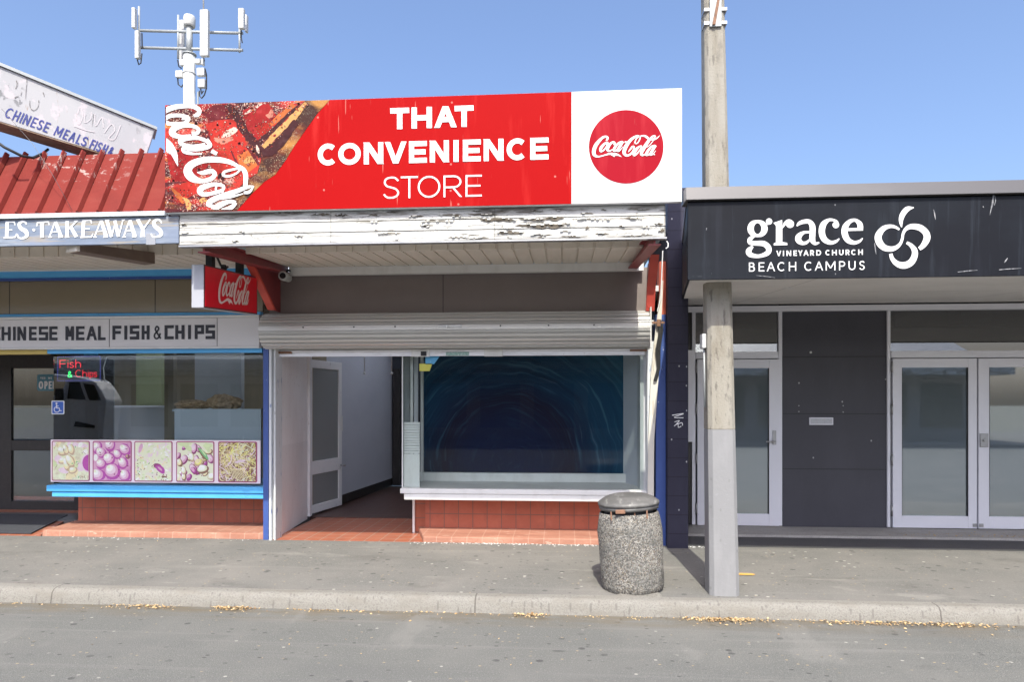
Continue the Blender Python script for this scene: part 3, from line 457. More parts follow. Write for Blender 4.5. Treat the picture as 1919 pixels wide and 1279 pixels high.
# ================================================================== convenience shop
cs = thing('convenience_shop', 'vacant convenience shop with peeling white fascia, open door and blue painted window display', 'shop', (-1, SY, .16))
xl, xr = X(515, 7.42), X(1213, 7.42)                     # clear opening
xw = X(753, 7.55)                                        # left end of the display window
FY = 5.55; fx0, fx1 = X(336, FY), X(1247, FY); fz0, fz1 = Z(794, 452, FY), Z(794, 392, FY)
m = MB()
for i in range(3):
    h = (fz1 - fz0) / 3
    m.hexa([(fx0, FY + .001 * i, fz0 + h * i + .002), (fx1, FY + .001 * i, fz0 + h * i + .002), (fx1, FY + .03, fz0 + h * i + .002), (fx0, FY + .03, fz0 + h * i + .002)],
           [(fx0, FY + .008, fz0 + h * (i + 1) - .002), (fx1, FY + .008, fz0 + h * (i + 1) - .002), (fx1, FY + .03, fz0 + h * (i + 1) - .002), (fx0, FY + .03, fz0 + h * (i + 1) - .002)])
fb = m.build('fascia_board', 'peel', cs, bevel=.002)
M['bare'] = mat('bare grey timber', (.10, .085, .068), .9, spec=.1, layers=[nz((6, 6, 60), (.2, .175, .14), .45, .62, .8), nz((9, 9, 90), (.03, .026, .02), .55, .65, .8)])
fr = random.Random(5); bm_ = MB(); fl_ = MB()
def bare(u, v, wu, hv):
    n_ = 9; up_ = []; dn_ = []
    for i_ in range(n_):
        t_ = i_ / (n_ - 1); e_ = math.sin(math.pi * t_) ** .6
        up_.append((u - wu / 2 + wu * t_, v - hv * .5 * e_ * fr.uniform(.25, 1.2))); dn_.append((u - wu / 2 + wu * t_ + fr.uniform(-1.5, 1.5), v + hv * .5 * e_ * fr.uniform(.1, 1.2)))
    bm_.face([P(a_, b_, FY - .0018 - .00001 * len(bm_.f)) for a_, b_ in up_ + dn_[::-1]])
    for k_ in range(int(wu / 9)):          # curled paint left standing along the edge
        i_ = fr.randrange(1, n_ - 1); a_, b_ = up_[i_]; q_ = P(a_, b_, FY - .002); w_ = fr.uniform(.006, .02)
        fl_.face([q_ + Vector((-w_, 0, .002)), q_ + Vector((w_, 0, .002)), q_ + Vector((w_ * .6, -fr.uniform(.006, .016), -.008)), q_ + Vector((-w_ * .7, -fr.uniform(.006, .016), -.009))])
tops, bots, mids = lin(338, 399, 1247, 390), lin(338, 455, 1247, 442), lin(338, 428, 1247, 416)
for (u, v, wu, hv) in ((935, 412, 74, 10), (1000, 411, 60, 6), (1025, 423, 66, 11), (985, 423, 44, 7), (955, 436, 56, 8), (1040, 409, 36, 9), (905, 402, 60, 5), (845, 403, 46, 5), (800, 425, 12, 6), (780, 405, 30, 4), (600, 402, 40, 5), (640, 403, 28, 6), (700, 403, 26, 4), (1015, 440, 46, 5), (1130, 438, 30, 4), (1180, 409, 40, 4), (1165, 424, 10, 4), (1235, 420, 18, 6), (1240, 432, 12, 8), (345, 421, 11, 5), (348, 437, 18, 3), (440, 452, 12, 4), (470, 441, 8, 3), (730, 437, 50, 3), (560, 443, 20, 3), (860, 445, 40, 4), (1100, 400, 26, 4), (1210, 440, 30, 3), (690, 415, 60, 2.4), (820, 414, 70, 2.6), (1110, 411, 80, 2.4), (1100, 427, 8, 8), (1060, 433, 20, 3)): bare(u, v, wu, hv)
for k_ in range(34):
    u = 345 + 895 * fr.random() ** .6; t_ = fr.choice([0, 0, 1 / 3, 2 / 3, 1, 1, fr.random()]); v = tops(u) + 2 + (bots(u) - tops(u) - 3) * t_; bare(u, v, fr.uniform(5, 34) * (1.3 if u > 780 else .7), fr.uniform(1.2, 3.2))
bm_.build('bare_timber', 'bare', fb); fl_.build('paint_flake', 'peel', fb)
MB().box(fx0, fx1 + .01, FY - .012, FY + .05, fz0 - .016, fz0 - .003).build('fascia_trim', 'steel', fb)
MB().box(fx0 - .1, fx1, FY + .005, FY + .06, fz1 + .003, fz1 + .04).build('flashing', 'white', fb)
# verandah roof and soffit, soffit ribs run away from the street
rz0, rz1 = fz0 + .03, Z(850, 498, 7.35)
MB().hexa([(fx0, FY + .035, fz1 - .02), (fx1 - .02, FY + .035, fz1 - .02), (fx1 - .02, 7.4, rz1 + .18), (fx0, 7.4, rz1 + .18)], [(fx0, FY + .035, fz1), (fx1 - .02, FY + .035, fz1), (fx1 - .02, 7.4, rz1 + .2), (fx0, 7.4, rz1 + .2)]).build('verandah_roof', 'corr', cs)
def ribbed(x0, x1, y0, z0, y1, z1, pitch, name, mt, par):
    m = MB(); x = x0
    while x < x1:
        e = min(x + pitch, x1)
        for (a, b, d) in ((x, e - .018, 0), (e - .018, e, .014)):
            m.hexa([(a, y0, z0 + d), (b, y0, z0 + d), (b, y1, z1 + d), (a, y1, z1 + d)], [(a, y0, z0 + .025), (b, y0, z0 + .025), (b, y1, z1 + .025), (a, y1, z1 + .025)])
        x = e
    return m.build(name, mt, par)
def soffit(x0, x1, par):
    ym = 6.28; zm = fz0 + .03 + (rz1 - fz0) * (ym - FY) / 1.8
    ribbed(x0, x1, ym + .02, zm, 7.33 if par is cs else 7.28, rz1, .15, 'soffit', 'soffit', par)
    MB().box(x0, x1, FY + .035, ym, fz1 - .035, fz1 - .022).build('soffit', 'soffit', par)
    m = MB(); x = x0; k_ = 0
    while x < x1:                                  # corrugated drop panel facing the street
        e = min(x + .15, x1); m.box(x, e - .02, ym - .012, ym + .012, zm - .012, fz1 - .036); m.box(e - .02, e, ym, ym + .014, zm - .002, fz1 - .036); x = e
    m.build('drop_panel', 'soffit', par, bevel=.004)
soffit(X(545, 7.4) + .02, X(1205, 7.4) - .05, cs)
MB().box(X(545, 7.35), X(1205, 7.35), 7.30, 7.36, Z(850, 513, 7.33), rz1 - .004).build('soffit_beam', 'white', cs)
MB().box(X(505, 7.4), X(1215, 7.4), 7.40, 7.46, 2.3, Z(850, 513, 7.35) + .05).build('upper_wall_panel', 'greypanel', cs)
# red steel brackets, one at each end of the verandah
def bracket(xc, flip, side):
    b = MB(); z0a, z1a = rz1 + .0, rz1 + .12
    for (y0, y1, za, zb) in ((FY + .05, 7.38, fz0 - .055, rz1 - .062),):
        b.hexa([(xc - .05, y0, za - .0), (xc + .05, y0, za), (xc + .05, y1, zb - .0), (xc - .05, y1, zb)], [(xc - .05, y0, za + .012), (xc + .05, y0, za + .012), (xc + .05, y1, zb + .012), (xc - .05, y1, zb + .012)])
        b.hexa([(xc - .008, y0, za + .012), (xc + .008, y0, za + .012), (xc + .008, y1, zb + .012), (xc - .008, y1, zb + .012)], [(xc - .008, y0, za + .10), (xc + .008, y0, za + .10), (xc + .008, y1, zb + .10), (xc - .008, y1, zb + .10)])
        b.hexa([(xc - .05, y0, za + .10), (xc + .05, y0, za + .10), (xc + .05, y1, zb + .10), (xc - .05, y1, zb + .10)], [(xc - .05, y0, za + .112), (xc + .05, y0, za + .112), (xc + .05, y1, zb + .112), (xc - .05, y1, zb + .112)])
    o = b.build('verandah_bracket', 'redsteel', cs)
    return o
bl = bracket(X(545, 7.4) - .03, 1, 0); br = bracket(X(1238, 5.62) - .05, 1, 1)
def brace(par, pts, xa, xb, fin):
    """orange-red strut along a polyline in Y,Z and the dark red web behind it"""
    m = MB()
    for (a, b) in zip(pts[:-1], pts[1:]):
        m.hexa([(xa, a[0], a[1]), (xb, a[0], a[1]), (xb, a[0] + .05, a[1]), (xa, a[0] + .05, a[1])], [(xa, b[0], b[1]), (xb, b[0], b[1]), (xb, b[0] + .05, b[1]), (xa, b[0] + .05, b[1])])
    m.build('strut', 'brightred', par)
    xm = (xa + xb) / 2
    MB().prism([(xm - .012, a[0] + .045, a[1]) for a in pts] + [(xm - .012, 7.40, pts[-1][1]), (xm - .012, 7.40, pts[0][1])][::1], (.024, 0, 0)).build('web', 'redsteel', par)
brace(bl, [(7.18, 2.70), (6.62, rz1 - .06)], X(503, 7.2), X(516, 7.2), 1)
brace(br, [(7.26, 2.66), (7.16, 2.9), (6.9, rz1 - .01)], X(1212, 7.2), X(1228, 7.2), 1)
# end posts
def post(u0, u1, mt, v0, y0, name='end_post'):
    return MB().box(X(u0, y0), X(u1, y0) - .002, y0, y0 + .18, .15, Z(u0, v0, y0)).build(name, mt, cs, bevel=.003)
post(493, 503.5, 'royal', 640, 7.40); post(504, 509, 'royal_white', 640, 7.37); pc = post(509.5, 513, 'white', 650, 7.41); post(513.5, 516.5, 'royal_white', 650, 7.38)
post(1213, 1226, 'royal_white', 640, 7.43); post(1229, 1248, 'royal', 590, 7.41)
MB().box(X(1236, 7.41), X(1248, 7.41) - .002, 7.41, 7.59, Z(1240, 590, 7.41) + .002, Z(1240, 490, 7.41)).build('end_post', mat('faded orange red paint', (.50, .10, .05), .6, layers=[nz((9, 9, 5), (.42, .08, .05), .45, .7, .6), nz((30, 30, 20), (.6, .5, .45), .68, .73, .7)]), cs)
m = MB().prism([(X(1214, 7.38), 7.38, .2), (X(1224, 7.38), 7.38, .2), (X(1226, 7.38), 7.38, 1.3), (X(1237, 7.38), 7.38, 2.2), (X(1243, 7.38), 7.38, 3.0), (X(1240, 7.38), 7.38, 3.0), (X(1228, 7.38), 7.38, 2.45), (X(1220, 7.38), 7.38, 2.0), (X(1215, 7.38), 7.38, 1.3)], (0, .035, 0))
m.build('cover_strip', mat('weathered cream timber', (.66, .63, .56), .7, layers=[nz((20, 20, 4), (.45, .38, .3), .55, .68, .7), nz((50, 50, 12), (.2, .17, .14), .65, .72, .7)]), cs)
# entry: jamb board, floor, step, threshold
jx0, jy0, jx1, jy1 = X(517, 7.46), 7.46, X(576, 8.75), 8.75
MB().hexa([(jx0, jy0, .16), (jx1, jy1, .16), (jx1 - .06, jy1, .16), (jx0 - .06, jy0, .16)], [(jx0, jy0, 2.62), (jx1, jy1, 2.62), (jx1 - .06, jy1, 2.62), (jx0 - .06, jy0, 2.62)]).build('jamb_board', 'jamb', cs)
MB().box(jx1 - .05, jx1 + .03, 8.76, 8.84, .19, 2.45).build('door_frame', 'door_white', cs, bevel=.004)
MB().box(xl - .05, xw + .5, 7.405, 8.86, .10, .163).build('entry_floor', 'tile_floor', cs)
MB().hexa([(X(793, 7.40), 7.40, .12), (xr - .02, 7.40, .12), (xr - .02, 8.0, .12), (X(780, 7.9), 8.0, .12)], [(X(793, 7.40), 7.40, .222), (xr - .02, 7.40, .222), (xr - .02, 8.0, .235), (X(780, 7.9), 8.0, .235)]).build('front_step', 'step', cs, bevel=.012)
bx0 = X(797, 7.9)
MB().box(bx0, xr + .1, 7.90, 7.98, .2, .66).build('tiled_base', 'tile_wall', cs)
MB().box(X(778, 7.96), bx0 - .002, 7.93, 8.6, .16, .66).build('tiled_return', 'tile_side', cs)
MB().box(X(773, 7.9), X(777, 7.9), 7.9, 7.95, .165, .62).build('corner_trim', 'white', cs)
# display window
win = thing('window', None, None, (0, 0, 0)); win.parent = cs; win.location = Vector((xw, 7.55, .74)) - cs.location
sz = .735
m = MB().box(X(750, 7.5), xr + .03, 7.49, 8.30, sz - .055, sz); m.box(X(757, 7.5), xr + .02, 7.50, 7.60, sz - .125, sz - .0575)
m.build('window_sill', 'white', cs, bevel=.006)
gx1 = X(1206, 7.56)
MB().box(xw + .01, gx1, 7.556, 7.560, sz + .004, 2.5).build('pane', 'matte_clear', win)
MB().box(xw + .006, xw + .010, 7.575, 8.285, sz + .004, 2.5).build('pane', 'hazed', win)
m = MB()
m.box(X(769, 7.75), X(773.5, 7.75), 7.75, 7.78, sz, 2.5); m.box(X(788, 8.2), X(793, 8.2), 8.2, 8.24, sz, 2.5)
m.box(xw, xw + .012, 7.55, 7.574, sz, 2.5)
m.build('frame', 'white', win, bevel=.002)
m = MB().box(X(776, 8.0), X(783, 8.0), 8.0, 8.02, sz, 2.5); m.build('mullion', 'alu', win)
MB().hexa([(X(1168, 8.29), 8.29, sz), (X(1198, 7.85), 7.85, sz), (X(1213, 7.85), 7.85, sz), (X(1213, 8.29), 8.29, sz)], [(X(1168, 8.29), 8.29, 2.6), (X(1198, 7.85), 7.85, 2.6), (X(1213, 7.85), 7.85, 2.6), (X(1213, 8.29), 8.29, 2.6)]).build('display_side', 'intwall', cs)
MB().box(X(1199, 7.6), X(1213, 7.6), 7.575, 7.84, sz, 2.6).build('display_side', 'greyboard', cs)
MB().box(X(770, 8.3), X(1213, 8.3), 8.22, 8.285, sz + .002, sz + .105).build('display_ledge', 'white', cs)
MB().box(X(790, 8.3), X(1213, 8.3), 7.58, 8.6, 2.55, 2.6).build('display_ceiling', 'white', cs)
mu = MB().box(X(792, 8.3), X(1169, 8.3), 8.30, 8.33, sz + .1, 2.54).build('wave_mural', 'mural', label='dark blue painted wave mural board filling the shop window display', cat='mural')

m = MB(); z = Z(775, 850, 7.62)
for i in range(12):
    m.hexa([(X(757, 7.62), 7.605, z), (X(787, 7.62), 7.605, z), (X(787, 7.62), 7.625, z + .006), (X(757, 7.62), 7.625, z + .006)], [(X(757, 7.62), 7.605, z + .022), (X(787, 7.62), 7.605, z + .022), (X(787, 7.62), 7.625, z + .028), (X(757, 7.62), 7.625, z + .028)]); z += .0295
m.box(X(757, 7.62), X(787, 7.62), 7.60, 7.62, sz + .004, Z(775, 851, 7.62))
m.build('slatted_panel', 'white', label='white slatted panel standing in the left end of the shop window', cat='panel')
# open door leaf
dl = thing('door', None, None); dl.parent = cs
d0, d1 = Vector((X(579, 8.85), 8.85, .185)), Vector((X(641, 9.72), 9.72, .185)); dl.location = d0 - cs.location
dv = (d1 - d0); dn = Vector((dv.y, -dv.x, 0)).normalized(); Ld = dv.length; dv = dv.normalized()
def leafbox(m, s0, s1, z0, z1, t=.04, o=0.):
    a, b = d0 + dv * s0 + dn * o, d0 + dv * s1 + dn * o
    m.hexa([(a.x, a.y, z0), (b.x, b.y, z0), (b.x - dn.x * t, b.y - dn.y * t, z0), (a.x - dn.x * t, a.y - dn.y * t, z0)], [(a.x, a.y, z1), (b.x, b.y, z1), (b.x - dn.x * t, b.y - dn.y * t, z1), (a.x - dn.x * t, a.y - dn.y * t, z1)])
m = MB(); st = .09
leafbox(m, 0, st, .2, 2.27); leafbox(m, Ld - st, Ld, .2, 2.27); leafbox(m, st, Ld - st, .2, .31); leafbox(m, st, Ld - st, .72, .90); leafbox(m, st, Ld - st, 2.16, 2.27)
m.build('leaf_frame', 'door_white', dl, bevel=.005)
m = MB(); leafbox(m, st, Ld - st, .31, .72, .006, -.017); m.build('pane', 'hazed', dl)
m = MB(); leafbox(m, st, Ld - st, .90, 2.16, .006, -.017); m.build('pane', 'hazed', dl)
k = d0 + dv * (Ld - .045) + Vector((0, 0, .60))
MB().tube([k, k + dn * .05], .011).lathe([(.004, -.02), (.02, -.012), (.024, 0), (.02, .012), (.004, .02)], k + dn * .06, 14).build('door_knob', 'steel', dl)
m = MB(); leafbox(m, Ld - .05, Ld - .03, 1.28, 1.5, .012, .03); m.build('door_handle', 'white', dl)
for z_ in (.5, 1.15, 1.95):
    m = MB(); leafbox(m, -.004, .016, z_, z_ + .1, .06, .012); m.build('hinge', 'steel', dl)
wx = X(643, 9.8) - .07
su = thing('shelf_unit', 'white shelf unit seen through the glass of the open shop door', 'shelves', (wx - .12, 9.3, .19))
for z_ in (.5, .9, 1.25, 1.6, 1.95):
    m = MB(); leafbox(m, .1, .8, z_, z_ + .025, .12, -.05); m.build('shelf', 'white', su)
m = MB(); leafbox(m, .1, .8, .2, 2.2, .01, -.172); m.build('back_panel', 'white', su)
# interior
wx = X(643, 9.8) - .07
MB().hexa([(wx - .28, 8.86, .19), (wx + .0, 9.75, .19), (wx - .08, 9.75, .19), (wx - .34, 8.86, .19)], [(wx - .28, 8.86, 2.9), (wx + .0, 9.75, 2.9), (wx - .08, 9.75, 2.9), (wx - .34, 8.86, 2.9)]).build('interior_wall', 'intwall', cs)
x2 = X(735, 12.2)
MB().hexa([(wx, 9.752, .19), (x2, 12.2, .19), (x2 - .1, 12.2, .19), (wx - .1, 9.752, .19)], [(wx, 9.752, 2.9), (x2, 12.2, 2.9), (x2 - .1, 12.2, 2.9), (wx - .1, 9.752, 2.9)]).build('interior_wall', 'intwall', cs)
e = Vector((x2 - wx, 12.2 - 9.75, 0)).normalized(); en = Vector((e.y, -e.x, 0)) * .012
MB().prism([(wx + en.x, 9.76, .19), (x2 + en.x, 12.19, .19), (x2, 12.19, .19), (wx, 9.76, .19)], (0, 0, .13)).build('skirting', 'darkframe', cs)
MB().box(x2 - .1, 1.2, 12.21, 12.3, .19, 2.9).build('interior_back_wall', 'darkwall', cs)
MB().box(x2 + .02, x2 + .16, 12.14, 12.20, .19, 2.3).build('interior_door_frame', 'darkframe', cs)
MB().box(1.1, 1.2, 8.3, 12.2, .19, 2.9).build('interior_wall', 'intwall', cs)
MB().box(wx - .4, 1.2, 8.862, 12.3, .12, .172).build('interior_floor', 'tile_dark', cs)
m = MB(); m.box(wx - .4, 1.2, 7.47, 9.3, 2.9, 2.96); m.box(wx - .4, 1.2, 11.8, 12.3, 2.9, 2.96); m.box(.1, 1.2, 9.3, 11.8, 2.9, 2.96); m.build('interior_ceiling', 'white', cs)
m = MB(); m.box(-3.4, 1.2, 7.47, 12.4, 3.52, 3.56)
rf = MB().box(-3.45, 1.1, 7.42, 9.2, 3.52, 3.56).box(-3.45, 1.1, 11.9, 14, 3.52, 3.56).box(.1, 1.1, 9.2, 11.9, 3.52, 3.56).build('roof', 'corr', cs)
MB().box(-3.45, .1, 9.2, 11.9, 3.53, 3.545).build('added_skylight', 'sheeting', rf)  # unseen skylight and roof gap added to brighten the shop interior
for uu in (683, 734):
    p = P(uu, 668, 10.2); MB().tube([(p.x, 10.2, 2.9), (p.x, 10.2, Z(uu, 698, 10.2))], .008).lathe([(.004, 0), (.018, .01), (.018, .03), (.006, .05)], (p.x, 10.2, Z(uu, 703, 10.2)), 12).build('hanging_rod', 'white', label='thin white rod hanging in the shop doorway, %s' % ('beside the open door' if uu == 683 else 'nearer the display window'), cat='rod', group='rods hanging inside the doorway')
# stickers on the display glass
p0, p1 = P(786, 682, 7.552), P(810, 696, 7.552)
MB().prism([(p0.x, 7.5545, p1.z), (p1.x - .03, 7.5545, p1.z), (p1.x, 7.5545, p0.z), (p0.x, 7.5545, p0.z)], (0, .001, 0)).build('sticker', 'stick_y', label='yellow paper notice stuck on the upper left of the shop window', cat='sticker')
p0, p1 = P(797, 667, 7.552), P(825, 683, 7.552)
MB().prism([(p0.x, 7.5545, p1.z), (p1.x - .07, 7.5545, p1.z), (p1.x, 7.5545, p0.z), (p0.x, 7.5545, p0.z)], (0, .001, 0)).build('sticker', 'stick_b', label='sky blue notice above the yellow one in the shop window', cat='sticker')
# ------------------------------------------------------------------ roller shutter
rs = thing('roller_shutter', 'rolled up galvanised roller shutter above the vacant shop entrance', 'shutter', (-1, 7.36, 2.2))
zt, zb = Z(850, 584, 7.22), Z(850, 650, 7.22); zc = (zt + zb) / 2; rr = (zt - zb) / 2; yc = 7.20 + rr - .03
sx0, sx1 = X(490, 7.25), X(1217, 7.25)
pr = []
NA = 340
for i in range(NA + 1):
    a = R(78) + R(205) * i / NA                       # from the top over the street side to the bottom
    t = i / NA * 12; fr = t % 1
    d = .006 if fr < .5 else (-.024 if .58 < fr < .92 else -.006)
    if .40 < i / NA < .55: d = .006 if .435 < i / NA < .515 else (-.012 if i / NA > .42 and i / NA < .53 else .010)
    pr.append((yc + (rr + d) * math.cos(a), zc + (rr + d) * math.sin(a)))
pr += [(yc + .14, zb + .0), (yc + .14, zb - .012), (yc + .145, zb - .045), (yc + .135, zb - .05), (yc + .145, zb - .06), (yc + .15, zb - .075), (yc + .17, zb - .075), (yc + .17, zt)]
m = MB(); m.prism([(sx0, y, z) for y, z in pr], (sx1 - sx0, 0, 0)); m.build('curtain', 'galv', rs)
MB().tube([(sx0 - .09, yc, zc), (sx0 + .02, yc, zc)], .02).tube([(sx0 - .035, yc, zc), (sx0 - .004, yc, zc)], .048, 12).build('axle', 'black', rs)
by = yc + .13; bz1, bz0 = Z(850, 656, by), Z(850, 667.5, by)
bb = MB().box(xl + .01, xr - .02, by, by + .03, bz0, bz1 - .022).box(xl + .01, xr - .02, by - .02, by + .04, bz1 - .02, bz1).build('bottom_bar', 'bar', rs, bevel=.003)
for (u0, u1) in ((772, 806), (908, 942)):
    MB().box(X(u0, by), X(u1, by), by - .026, by - .004, bz0 - .008, bz1 + .004).box(X(u0 + 6, by), X(u1 - 6, by), by - .036, by - .026, bz1 - .025, bz1 - .017).build('lock_plate', 'white', bb, bevel=.003)
MB().box(X(790, by), X(800, by), by - .045, by - .027, bz0 + .0, bz1 - .02).build('padlock', 'black', bb, bevel=.003)
MB().box(X(836, by), X(879, by), by - .004, by - .0005, bz0 + .003, bz1 - .026).build('maker_label', 'green_label', bb)
MB().box(X(518, by), X(548, by), by - .03, by - .004, bz1 - .035, bz1 - .01).build('bolt', 'rust', bb, bevel=.002)
MB().box(X(1180, by), X(1212, by), by - .03, by - .022, bz1 - .03, bz1 - .01).build('bolt', 'rust', bb, bevel=.002)
hz_ = Z(838, 612, 7.18)
MB().box(X(822, 7.17), X(866, 7.17), yc - rr - .014, yc - rr + .002, hz_ - .012, hz_ + .012).tube([(X(838, 7.17), yc - rr - .025, hz_), (X(838, 7.17), yc - rr, hz_)], .018, 14).build('lock', 'steel', rs, bevel=.002)
for uu in (569, 664, 741, 938, 1028, 1113):
    MB().tube([(X(uu, 7.18), yc - rr - .008, hz_), (X(uu, 7.18), yc - rr + .004, hz_)], .009, 8).build('rivet', 'black', rs)
MB().box(sx1 - .002, sx1 + .012, yc - rr - .005, yc + .19, zb - .03, zt + .02).build('end_plate', 'galv', rs)
# ------------------------------------------------------------------ billboard
BY = 5.50
b0, b1 = X(310, BY), X(1278, BY); bz0_, bz1_ = Z(794, 389, BY), Z(794, 181, BY)
bb_ = thing('billboard_sign', 'long red convenience store sign with white drinks disc above the peeling fascia', 'sign', ((b0 + b1) / 2, BY, bz0_))
MB().box(b0, b1, BY, BY + .035, bz0_, bz1_).build('backing_board', 'signwhite', bb_, bevel=.002)
xwm = X(1071, BY)
MB().box(b0 + .002, xwm, BY - .0045, BY - .001, bz0_ + .003, bz1_ - .003).build('red_panel', 'signred', bb_)
MB().box(xwm + .001, b1 - .002, BY - .0045, BY - .001, bz0_ + .003, bz1_ - .003).build('white_panel', 'signwhite', bb_)
edge = [(618, 186.5), (595, 212), (573, 243), (552, 273), (536, 299), (516, 327), (496, 340), (473, 362), (444, 394.5)]
def sheet(px, y, mt, par, name, th=.0015):
    pts = []
    for (u, v) in px:
        q = P(u, v, y); q.z = min(max(q.z, bz0_ + .004), bz1_ - .004); q.x = max(q.x, b0 + .003); pts.append(q)
    return MB().prism(pts, (0, th, 0)).build(name, mt, par)
inner = [(u - 46 + (12 if i > 4 else 0), v - 2) for i, (u, v) in enumerate(edge)]
sheet([(309, 190)] + edge + [(309, 400)], BY - .0065, 'colaedge', bb_, 'picture')
sheet([(309, 190)] + inner + [(309, 400)], BY - .0090, 'cola', bb_, 'picture')
COLA = {'crimson': (.27, .010, .010), 'scarlet': (.38, .022, .014), 'ember': (.44, .11, .03), 'amber': (.50, .26, .09), 'maroon': (.11, .010, .014), 'soot': (.045, .010, .012), 'glint': (.58, .42, .35), 'blush': (.46, .17, .12)}
for k_, c_ in COLA.items(): M['cl_' + k_] = mat('drink print ' + k_, c_, .5, spec=.15, layers=[nz((7, 1, 7), tuple(q * .55 for q in c_), .46, .66, .8, d=6), nz((16, 1, 16), tuple(min(.7, q * 1.25 + .02) for q in c_), .52, .68, .6, d=5, off=(2, 0, 1))])
pb = {}; pn = [0]; prn = random.Random(11)
def cput(col, pts):
    pn[0] += 1; q = [P(300 + x / 5.56, 180 + y / 5.56, BY - .0091 - pn[0] * 4e-7) for x, y in pts]
    for v_ in q: v_.z = min(max(v_.z, bz0_ + .005), bz1_ - .005); v_.x = max(v_.x, b0 + .004)
    pb.setdefault(col, MB()).face(q)
def cstroke(col, pts):
    p_ = crom(pts); L_ = []; R_ = []
    for i_ in range(len(p_)):
        a_, b_ = p_[max(i_ - 1, 0)], p_[min(i_ + 1, len(p_) - 1)]; dx, dy = b_[0] - a_[0], b_[1] - a_[1]; q = math.hypot(dx, dy) or 1; h = p_[i_][2] / 2 * prn.uniform(.8, 1.2)
        L_.append((p_[i_][0] - dy / q * h, p_[i_][1] + dx / q * h)); R_.append((p_[i_][0] + dy / q * h, p_[i_][1] - dx / q * h))
    for i_ in range(len(p_) - 1): cput(col, [L_[i_], L_[i_ + 1], R_[i_ + 1], R_[i_]])
def inpic(x, y): return x < 1190 - (y - 35) * .86 + 400 - 60 * (y > 700) and x > 68
cput('scarlet', [(470, 290), (620, 250), (800, 240), (860, 400), (930, 560), (1020, 700), (900, 830), (740, 570), (560, 540)])
cput('crimson', [(860, 150), (980, 100), (1130, 80), (1210, 200), (1190, 340), (1000, 480), (870, 300)])
cput('scarlet', [(980, 330), (1190, 230), (1230, 300), (1050, 480)]); cput('ember', [(800, 620), (960, 540), (1020, 720), (890, 820), (830, 740)]); cput('scarlet', [(560, 560), (740, 570), (880, 820), (640, 860), (500, 700)])
cput('crimson', [(66, 620), (300, 560), (520, 700), (360, 900), (120, 880)]); cput('scarlet', [(130, 950), (330, 880), (420, 1000), (230, 1090)]); cput('maroon', [(560, 90), (760, 90), (790, 230), (520, 260), (430, 180)])
cstroke('amber', [(1520, 70, 30), (1400, 210, 70), (1300, 310, 60), (1190, 430, 90), (1080, 540, 60)]); cstroke('ember', [(1400, 90, 60), (1260, 210, 60), (1150, 300, 40)]); cstroke('amber', [(880, 700, 40), (950, 650, 70), (985, 700, 40)]); cstroke('amber', [(230, 1060, 20), (290, 1110, 60), (300, 1185, 40)]); cstroke('ember', [(120, 960, 20), (190, 1040, 50), (250, 1120, 30)]); cstroke('amber', [(420, 1110, 40), (450, 1080, 50), (500, 1100, 20)])
cstroke('soot', [(690, 80, 60), (790, 190, 80), (880, 370, 80), (985, 500, 90), (1040, 640, 40)]); cstroke('soot', [(1030, 490, 60), (1180, 350, 50), (1340, 190, 34), (1460, 80, 14)]); cstroke('soot', [(1060, 600, 60), (1160, 560, 110), (1290, 430, 90), (1420, 260, 60)]); cstroke('maroon', [(900, 520, 20), (960, 600, 34), (1030, 720, 24)]); cstroke('maroon', [(740, 570, 14), (800, 700, 24), (890, 830, 20)]); cstroke('soot', [(600, 860, 20), (640, 830, 60), (660, 880, 20)])
cstroke('glint', [(640, 430, 10), (710, 390, 70), (780, 350, 60), (800, 330, 10)]); cstroke('glint', [(880, 190, 12), (960, 140, 30), (1060, 80, 16)]); cstroke('blush', [(1100, 200, 10), (1150, 200, 60), (1160, 140, 20)]); cstroke('glint', [(1005, 510, 8), (1018, 560, 30), (1030, 600, 8)]); cstroke('blush', [(560, 440, 20), (640, 470, 60), (760, 440, 30)])
for k_ in range(3200):
    x_, y_ = prn.uniform(70, 1700), prn.uniform(70, 1180)
    if not inpic(x_, y_) or mnoise.noise(Vector((x_ * .006, y_ * .006, 3))) < prn.uniform(-.45, .2): continue
    r_ = prn.uniform(3, 7) * (2 if prn.random() < .07 else 1)
    def dsc(col, cx_, cy_, rr_): cput(col, [(cx_ + rr_ * math.cos(a_ * 1.047), cy_ + rr_ * math.sin(a_ * 1.047)) for a_ in range(6)])
    dsc(prn.choice(['soot', 'maroon', 'soot']), x_, y_, r_ * 1.3); dsc(prn.choice(['scarlet', 'blush', 'glint', 'blush', 'ember']), x_ - r_ * .15, y_ - r_ * .15, r_ * .85)
build_multi('picture_print', [('cl_' + col, mb_c) for col, mb_c in pb.items()], bb_)
ink = Ink(onplane(BY - .0045, 580, 180, 4.0))
ink.word([('T', 605, 747), ('H', 765, 918), ('A', 936, 1103), ('T', 1088, 1230)], lin(605, 91, 1230, 68), lin(605, 250, 1230, 228), 40)
ink.m.build('lettering', 'ink', bb_); ink = Ink(onplane(BY - .0045, 580, 180, 4.0))
ink.word([('C', 62, 212), ('O', 216, 384), ('N', 407, 553), ('V', 565, 727), ('E', 746, 880), ('N', 902, 1045), ('I', 1080, 1117), ('E', 1150, 1284), ('N', 1306, 1454), ('C', 1478, 1634), ('E', 1655, 1792)], lin(62, 358, 1792, 310), lin(62, 522, 1792, 474), 38)
ink.m.build('lettering', 'ink', bb_); ink = Ink(onplane(BY - .0045, 580, 180, 4.0))
ink.word([('S', 548, 678), ('T', 684, 813), ('O', 812, 980), ('R', 1005, 1142), ('E', 1170, 1292)], lin(548, 606, 1292, 590), lin(548, 771, 1292, 752), 13)
